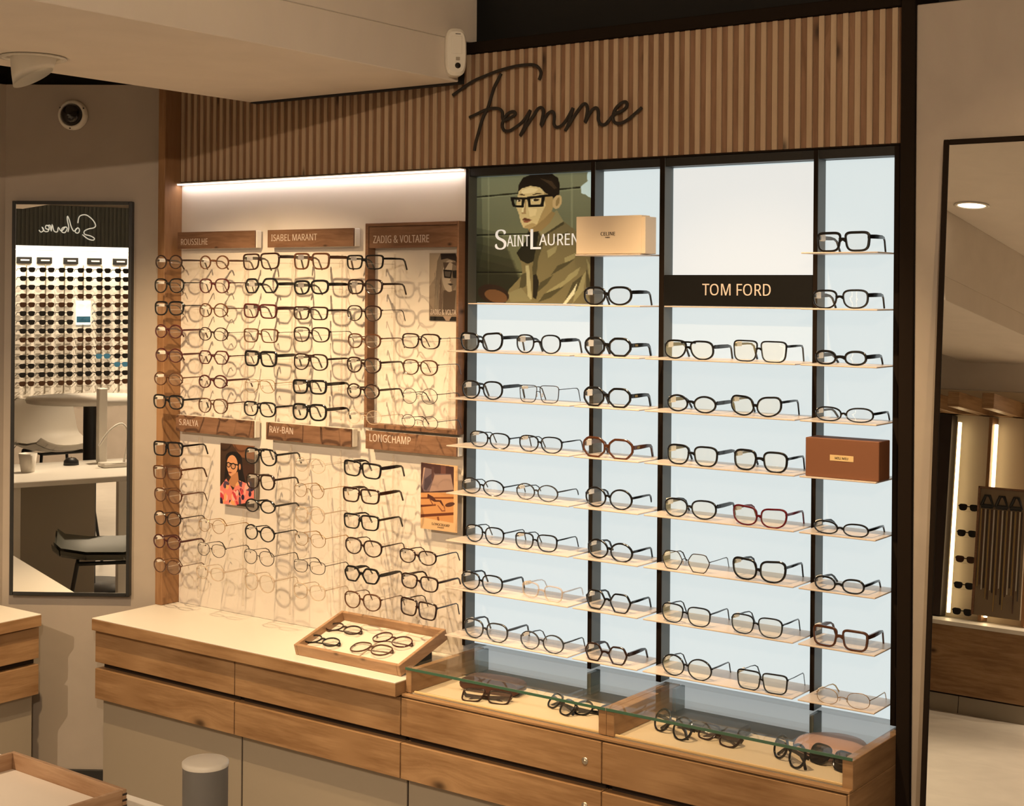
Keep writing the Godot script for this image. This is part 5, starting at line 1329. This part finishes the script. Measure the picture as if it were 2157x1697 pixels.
func all_eyeglasses() -> void:
	for r in rack_rows():
		eyeglasses(r, "eyeglasses on the %s rack" % ("upper" if r[5] > 1.15 else "lower"))
	for r in shelf_rows():
		eyeglasses(r, "eyeglasses on the backlit shelves")
	# lying in the tilted tray: lenses face up along the lining
	var q := [
		["round", "espresso", "mid", 2.6, -2.768, 0.622, 0.122, 0.066, 0.055, 0.043, 0.0, "dark brown folded glasses at the back left of the tilted tray"],
		["round", "black", "mid", 2.6, -2.774, 0.6, 0.19, 0.064, 0.053, 0.042, 0.0, "black folded glasses at the front left of the tilted tray"],
		["round", "burgundy", "mid", 2.2, -2.587, 0.622, 0.126, 0.072, 0.060, 0.052, 0.0, "dark red folded glasses at the back right of the tilted tray"],
		["panto", "brown", "mid", 2.4, -2.611, 0.6, 0.178, 0.070, 0.060, 0.050, 0.0, "brown folded glasses at the front right of the tilted tray"],
	]
	var tilt := Basis(Vector3.RIGHT, 0.305)
	for k in 4:
		var o := eyeglasses(q[k], "glasses lying in the tilted tray", true, false)
		var local := Vector3([0.062, 0.056, 0.243, 0.219][k], [0.0195, 0.0245, 0.0195, 0.0195][k], [-0.112, -0.032, -0.100, -0.042][k])
		o.transform = Transform3D(tilt * Basis(Vector3.UP, [0.0, 0.02, -0.06, 0.06][k]) * Basis(Vector3.RIGHT, -PI / 2), Vector3(-2.830, 0.5848, 0.2530) + tilt * local)
	# lying in the showcase
	var c := [
		["square", "espresso", "bold", 3.4, -2.212, 0.5532, 0.225, 0.070, 0.058, 0.042, 0.0, "dark brown folded glasses in front of the long brown case"],
		["soft", "black", "bold", 4.0, -2.03, 0.5532, 0.175, 0.066, 0.054, 0.042, 0.0, "black folded glasses left of the middle divider in the showcase"],
		["round", "black", "bold", 3.8, -1.930, 0.5532, 0.165, 0.066, 0.052, 0.044, 0.0, "black folded glasses nearest the middle divider in the showcase"],
		["round", "black", "bold", 3.8, -1.713, 0.5532, 0.180, 0.078, 0.062, 0.054, 0.0, "big round black glasses at the left in the right half of the showcase"],
		["soft", "espresso", "bold", 3.6, -1.602, 0.5532, 0.165, 0.068, 0.056, 0.044, 0.0, "dark brown folded glasses before the flat black case"],
		["round", "black", "bold", 4.2, -1.410, 0.5532, 0.198, 0.070, 0.058, 0.052, 0.0, "thick round black glasses before the pink pouch"],
		["soft", "black", "bold", 3.0, -1.322, 0.5532, 0.172, 0.068, 0.056, 0.046, 0.0, "black sunglasses nearest the right end of the showcase"],
	]
	for k in c.size():
		var o := eyeglasses(c[k], "glasses lying in the showcase", true, false, k == 6)
		var yaw: float = [0.30, -0.5, 0.1, -0.42, -0.28, -0.60, -0.3][k]
		var lean: float = [-0.95, -0.75, -0.9, -0.45, -0.85, -0.35, -0.6][k]
		o.basis = Basis(Vector3.UP, yaw) * Basis(Vector3.RIGHT, lean)

func foreground() -> void:
	var t := thing("display_table", "white topped table in the near left corner under the open wooden tray", "table", Vector3(-2.25, 0, 2.0))
	part("table_top", box(Vector3(-0.52, 0.662, -0.548), Vector3(0.52, 0.690, -0.20), 0.002), M.white_lam, t)
	for x in [-0.48, 0.48]:
		for z in [-0.50, -0.24]:
			part("leg", box(Vector3(x - 0.02, 0, z - 0.02), Vector3(x + 0.02, 0.6615, z + 0.02)), M.black_metal, t)
	var r := thing("wooden_tray", "empty open wooden tray with pale lining on the near white table", "tray", Vector3(-2.329, 0.6903, 1.495))
	r.rotation.y = -0.03
	var w := 0.328
	part("side", box(Vector3(0, 0, 0), Vector3(w, 0.035, 0.0085), 0.001), M.tray_wood, r)
	part("side", box(Vector3(0, 0, 0.2515), Vector3(w, 0.035, 0.26), 0.001), M.tray_wood, r)
	part("side", box(Vector3(0, 0, 0.0088), Vector3(0.0085, 0.035, 0.2512), 0.001), M.tray_wood, r)
	part("side", box(Vector3(w - 0.0085, 0, 0.0088), Vector3(w, 0.035, 0.2512), 0.001), M.tray_wood, r)
	part("lining", box(Vector3(0.0088, 0.001, 0.0088), Vector3(w - 0.0088, 0.006, 0.2512), 0.001), M.lining, r)
	for k in 3:
		part("corner_joint", boxc(Vector3(0.0012, 0.0035, 0.0092), 0.0003), M.recess, r, Vector3(w, 0.007 + k * 0.010, 0.0043))
	var c := thing("cylinder_bottle", "grey cylinder with a white top standing on the near white table", "bottle", Vector3(-1.791, 0.6903, 1.520))
	part("body", lathe([Vector2(0.0, 0.0), Vector2(0.035, 0.0), Vector2(0.0362, 0.002), Vector2(0.0362, 0.1195)], 40), M.cyl_grey, c)
	part("cap", lathe([Vector2(0.0368, 0.1196), Vector2(0.0372, 0.121), Vector2(0.0372, 0.126), Vector2(0.034, 0.1285), Vector2(0.0, 0.129)], 40), M.white_lam, c)

func behind_the_camera() -> void:
	# the sunglasses wall, seen in the tall mirror
	var zb := 7.899
	var f := thing("slatted_fascia", "dark grey slatted fascia above the sunglasses wall, seen in the tall mirror", "fascia", Vector3(0, 1.915, 0))
	part("backing", box(Vector3(-2.9, 0, zb - 0.04), Vector3(-0.6, 0.335, zb), 0.001), M.slat_grey, f)
	for k in 66:
		part("slat", boxc(Vector3(0.018, 0.33, 0.008), 0.001), M.slat_grey, f, Vector3(-2.88 + k * 0.0345, 0.167, zb - 0.0445))
	var s := thing("script_sign", "pale glowing script sign reading Solaires on the dark fascia in the mirror", "sign")
	for k in 4:
		part("lamp_stroke", tube(curve(sol_strokes()[k], zb - 0.060, 3), 0.0045, 6), M.neon, s)
	var led := thing("led_strip_light", "white light strip under the dark fascia in the tall mirror", "light strip", Vector3(0, 1.885, 0))
	part("lamp_diffuser", box(Vector3(-2.9, 0.0, zb - 0.040), Vector3(-0.6, 0.028, zb - 0.018), 0.001), glow(lin(1.0, 0.88, 0.74), 2.6), led)
	var al := AreaLight3D.new()
	al.name = "strip_glow"
	al.area_size = Vector2(2.2, 0.02)
	al.light_color = lin(1.0, 0.82, 0.6)
	al.light_energy = 2.6
	al.area_range = 6.0
	al.shadow_enabled = true
	al.position = Vector3(-1.75, 1.880, zb - 0.10)
	add_child(al, true)
	al.rotation.x = -PI / 2
	var p := thing("sunglasses_display", "white sunglasses panel seen in the tall mirror", "panel")
	part("panel", box(Vector3(-2.9, 0.60, zb - 0.016), Vector3(-0.6, 1.884, zb), 0.001), M.white_lam, p)
	for k in 5:
		var g := thing("brand_sign", "small black name plate, %s from the left over the sunglasses in the tall mirror" % ["first", "second", "third", "fourth", "fifth"][k], "sign", Vector3([-2.03, -1.866, -1.65, -1.452, -1.236][k], 1.795, zb - 0.018), "black plates over the sunglasses")
		part("plate", boxc(Vector3(0.124, 0.052, 0.010)), M.sign_black, g, Vector3(0, 0, -0.006))
		part("lettering", boxc(Vector3(0.07, 0.011, 0.002), 0.0005), M.letter_pale, g, Vector3(0.006, 0.0, -0.012))
	# sunglasses in six columns; too small in the mirror to show their parts
	var st := new_st()
	for sx in [-1.0, 1.0]:
		var pts := []
		for v in outline("soft", 0.026, 0.021, 14): pts.append(Vector2(sx * (0.034 + v.x), v.y))
		add_prism(st, pts, -0.002, 0.002)
		add_bar(st, [Vector3(sx * 0.062, 0.008, 0), Vector3(sx * 0.064, 0.008, 0.07), Vector3(sx * 0.063, -0.01, 0.10)], [0.002, 0.002, 0.002], [0.004, 0.004, 0.003])
	add_bar(st, [Vector3(-0.012, 0.006, 0), Vector3(0.012, 0.006, 0)], [0.002, 0.002], [0.003, 0.003])
	var mesh := done(st)
	for k in 6:
		part("rod", tube([Vector3(-2.03 + 0.1553 * k + 0.02, 0.70, zb - 0.02), Vector3(-2.03 + 0.1553 * k + 0.02, 1.76, zb - 0.02)], 0.006, 6), M.steel, p)
		for i in 14:
			if k == 3 and i in [4, 5, 6]: continue
			var tone: Material = [M.sun_black, M.sun_black, M.sun_brown, M.sun_black, M.sun_brown][(k * 5 + i * 3) % 5]
			if k == 4 and i == 10 or k == 5 and i == 11: tone = M.sun_blue
			var at := Vector3(-2.03 + 0.1553 * k, 1.715 - 0.0711 * i, zb - 0.135)
			solo("sunglasses", mesh, tone, at, "%s sunglasses, %s column and %s row on the wall in the tall mirror" % ["black" if tone == M.sun_black else "blue" if tone == M.sun_blue else "brown", ORD[k], ORD[i]], "sunglasses", "sunglasses on the rear wall")
	var scr := thing("screen", "small bright screen among the sunglasses, seen in the tall mirror", "screen", Vector3(-1.605, 1.264, zb - 0.030))
	part("screen_glow", box(Vector3(0, 0, -0.006), Vector3(0.122, 0.20, 0.0), 0.001), M.screen, scr)
	part("picture_band", box(Vector3(0.004, 0.02, -0.0075), Vector3(0.118, 0.07, -0.0062), 0.0005), M.sun_blue, scr)
	# high table with stools
	var ht := thing("high_table", "white round high table before the sunglasses wall in the tall mirror", "table", Vector3(-2.86, 0, 3.30))
	part("table_top", lathe([Vector2(0.0, 1.0), Vector2(0.32, 1.0), Vector2(0.325, 0.99), Vector2(0.32, 0.975), Vector2(0.0, 0.975)], 40), M.white_lam, ht)
	part("column", tube([Vector3(0, 0.02, 0), Vector3(0, 0.974, 0)], 0.035, 12), M.black_metal, ht)
	part("foot", lathe([Vector2(0.0, 0.025), Vector2(0.22, 0.018), Vector2(0.23, 0.0), Vector2(0.0, 0.0)], 32), M.black_metal, ht)
	shell_chair(Vector3(-3.40, 0, 3.80), 2.3, 0.66, M.chair_teal, "dark teal shell stool at the high table in the tall mirror")
	shell_chair(Vector3(-2.82, 0, 4.12), 3.0, 0.66, M.white_lam, "white shell stool behind the high table in the tall mirror")
	# desk with its things
	var dk := thing("desk", "white desk in the middle of the tall mirror", "desk", Vector3(-3.21, 0, 2.44))
	part("desk_top", box(Vector3(-0.36, 0.705, -0.34), Vector3(0.36, 0.73, 0.34), 0.003), M.white_lam, dk)
	part("modesty_panel", box(Vector3(-0.30, 0.08, 0.27), Vector3(0.20, 0.7045, 0.29), 0.002), M.greige, dk)
	for x in [-0.32, 0.32]:
		part("leg", box(Vector3(x - 0.02, 0, -0.30), Vector3(x + 0.02, 0.7045, -0.26)), M.white_metal, dk)
		part("leg", box(Vector3(x - 0.02, 0, 0.22), Vector3(x + 0.02, 0.7045, 0.26)), M.white_metal, dk)
	var mo := thing("computer_mouse", "black computer mouse on the desk in the tall mirror", "mouse", Vector3(-3.153, 0.7303, 2.62))
	part("shell", lathe([Vector2(0.0, 0.036), Vector2(0.02, 0.034), Vector2(0.034, 0.02), Vector2(0.036, 0.0), Vector2(0.0, 0.0)], 20), M.black_metal, mo)
	part("wheel", boxc(Vector3(0.006, 0.008, 0.014)), M.greige, mo, Vector3(0, 0.036, -0.012))
	var cu := thing("paper_cup", "small white cup on the desk in the tall mirror", "cup", Vector3(-3.40, 0.7303, 2.45))
	part("cup_wall", lathe([Vector2(0.030, 0.0), Vector2(0.042, 0.085), Vector2(0.040, 0.085), Vector2(0.028, 0.004), Vector2(0.0, 0.004)], 20), M.white_lam, cu)
	var ph := thing("desk_device", "white desk device with a looping cable in the tall mirror", "device", Vector3(-3.0, 0.7303, 2.46))
	part("stand", box(Vector3(-0.06, 0, -0.05), Vector3(0.06, 0.02, 0.05), 0.003), M.white_metal, ph)
	part("panel", box(Vector3(-0.02, 0.0, 0.16), Vector3(0.02, 0.36, 0.21), 0.004), M.white_lam, ph)
	part("cable", tube(curve([Vector2(0.05, 0.02), Vector2(0.07, 0.14), Vector2(0.04, 0.20), Vector2(-0.02, 0.17), Vector2(-0.07, 0.10)], 0.0, 4), 0.006, 6), M.white_lam, ph)
	shell_chair(Vector3(-3.22, 0, 1.78), -1.25, 0.45, M.chair_grey, "grey shell chair with black legs at the bottom of the tall mirror")
	# niche shelves, seen in the leaning mirror
	var zn := 6.2
	var n := thing("niche_unit", "lit niche shelves with wooden beams, seen in the leaning mirror", "shelving", Vector3(0, 0, zn))
	part("back_board", box(Vector3(-3.42, 0.53, 0.10), Vector3(-2.62, 1.95, 0.13), 0.001), M.niche_wall, n)
	part("side_board", box(Vector3(-3.42, 0.535, 0.0), Vector3(-3.245, 1.78, 0.099), 0.001), M.recess, n)
	part("side_board", box(Vector3(-3.005, 0.535, -0.02), Vector3(-2.985, 1.78, 0.099), 0.001), M.oak_up, n)
	part("side_board", box(Vector3(-2.745, 0.535, -0.02), Vector3(-2.725, 1.78, 0.099), 0.001), M.oak_up, n)
	for k in 3:
		part("beam", box(Vector3([-3.28, -3.085, -2.88][k], 1.79, -0.55), Vector3([-3.21, -3.015, -2.81][k], 1.88, 0.10), 0.002), M.oak, n)
	part("header", box(Vector3(-3.42, 1.79, 0.0), Vector3(-2.62, 1.87, 0.09), 0.002), M.oak, n)
	for x in [-3.205, -2.975]:
		part("led_lamp", box(Vector3(x - 0.009, 0.56, 0.03), Vector3(x + 0.009, 1.74, 0.045), 0.001), glow(lin(1.0, 0.78, 0.45), 4.0), n)
		var ol := AreaLight3D.new()
		ol.name = "niche_glow"
		ol.area_size = Vector2(0.018, 1.18)
		ol.light_color = lin(1.0, 0.70, 0.36)
		ol.light_energy = 0.08
		ol.area_range = 4.0
		ol.shadow_enabled = true
		ol.position = Vector3(x, 1.15, zn + 0.028)
		add_child(ol, true)
	part("added_upper_wall", box(Vector3(-3.60, 1.955, 0.10), Vector3(-2.62, 2.545, 0.13), 0.001), M.ceiling, n)  # added pale wall, lightens the dark band in the leaning mirror
	part("counter_top", box(Vector3(-3.42, 0.505, -0.30), Vector3(-2.62, 0.529, 0.13), 0.001), M.white_lam, n)
	part("drawer_front", box(Vector3(-3.42, 0.11, -0.28), Vector3(-2.62, 0.503, 0.10), 0.001), M.oak, n)
	part("door", box(Vector3(-3.42, 0.0, -0.26), Vector3(-3.012, 0.10, 0.10), 0.001), M.greige, n)
	part("door", box(Vector3(-3.008, 0.0, -0.26), Vector3(-2.62, 0.10, 0.10), 0.001), M.greige, n)
	for i in 5:
		part("glass_shelf", box(Vector3(-3.19, 1.187 - 0.159 * i, -0.02), Vector3(-3.01, 1.190 - 0.159 * i, 0.098), 0.0005), M.glass, n)
		solo("sunglasses", mesh, M.sun_black if i != 2 else M.sun_brown, Vector3(-3.105, 1.213 - 0.159 * i, zn - 0.008), "dark sunglasses on the %s lit niche shelf in the leaning mirror" % ["first", "second", "third", "fourth", "fifth"][i], "sunglasses", "sunglasses on the niche shelves")
	var bd := thing("accessory_board", "framed board of hanging chains and clips in the leaning mirror", "display board", Vector3(-2.925, 0.59, zn - 0.34))
	part("board", box(Vector3(0, 0, 0.0), Vector3(0.27, 0.74, 0.02), 0.001), M.chain_board, bd)
	part("frame", box(Vector3(-0.012, 0.0, -0.012), Vector3(0.0, 0.752, 0.02), 0.001), M.plate_up, bd)
	part("frame", box(Vector3(-0.012, 0.74, -0.012), Vector3(0.27, 0.752, 0.02), 0.001), M.plate_up, bd)
	var rng := RandomNumberGenerator.new()
	rng.seed = 6
	for k in 3:
		var x := 0.045 + k * 0.085
		var hang := new_st()
		add_tube(hang, [Vector3(x - 0.035, 0.64, -0.006), Vector3(x - 0.012, 0.70, -0.006), Vector3(x + 0.012, 0.70, -0.006), Vector3(x + 0.035, 0.64, -0.006), Vector3(x - 0.035, 0.64, -0.006)], 0.009, 6)
		add_box(hang, Vector3(x - 0.034, 0.625, -0.012), Vector3(x + 0.034, 0.65, -0.001))
		part("hanger", done(hang), M.black_metal, bd)
	for k in 20:
		var x := 0.012 + k * 0.0126
		part("chain", tube([Vector3(x, 0.62, -0.004), Vector3(x, rng.randf_range(0.03, 0.18), -0.004)], 0.0032, 5), [M.gold, M.leather_brown, M.white_metal, M.recess][k % 4], bd)

func sol_strokes() -> Array:
	return [
		[Vector2(-1.604, 2.108), Vector2(-1.598, 2.150), Vector2(-1.579, 2.173), Vector2(-1.534, 2.178), Vector2(-1.482, 2.141), Vector2(-1.456, 2.097), Vector2(-1.469, 2.074), Vector2(-1.514, 2.063), Vector2(-1.550, 2.043), Vector2(-1.546, 2.017), Vector2(-1.501, 2.006), Vector2(-1.466, 1.987), Vector2(-1.475, 1.970), Vector2(-1.520, 1.980), Vector2(-1.565, 2.014)],
		[Vector2(-1.604, 2.070), Vector2(-1.623, 2.054), Vector2(-1.623, 2.031), Vector2(-1.602, 2.026), Vector2(-1.590, 2.048), Vector2(-1.604, 2.070), Vector2(-1.636, 2.040), Vector2(-1.659, 2.078), Vector2(-1.674, 2.129), Vector2(-1.690, 2.164), Vector2(-1.692, 2.134), Vector2(-1.679, 2.071), Vector2(-1.686, 2.033)],
		[Vector2(-1.706, 2.074), Vector2(-1.733, 2.063), Vector2(-1.737, 2.034), Vector2(-1.712, 2.026), Vector2(-1.692, 2.058), Vector2(-1.706, 2.074), Vector2(-1.740, 2.038), Vector2(-1.765, 2.069), Vector2(-1.772, 2.032), Vector2(-1.800, 2.038), Vector2(-1.815, 2.092), Vector2(-1.823, 2.035), Vector2(-1.832, 2.083), Vector2(-1.853, 2.077)],
		[Vector2(-1.838, 2.047), Vector2(-1.868, 2.057), Vector2(-1.863, 2.082), Vector2(-1.840, 2.070), Vector2(-1.848, 2.034), Vector2(-1.878, 2.034), Vector2(-1.898, 2.068), Vector2(-1.883, 2.044), Vector2(-1.905, 2.025), Vector2(-1.922, 2.042)],
	]
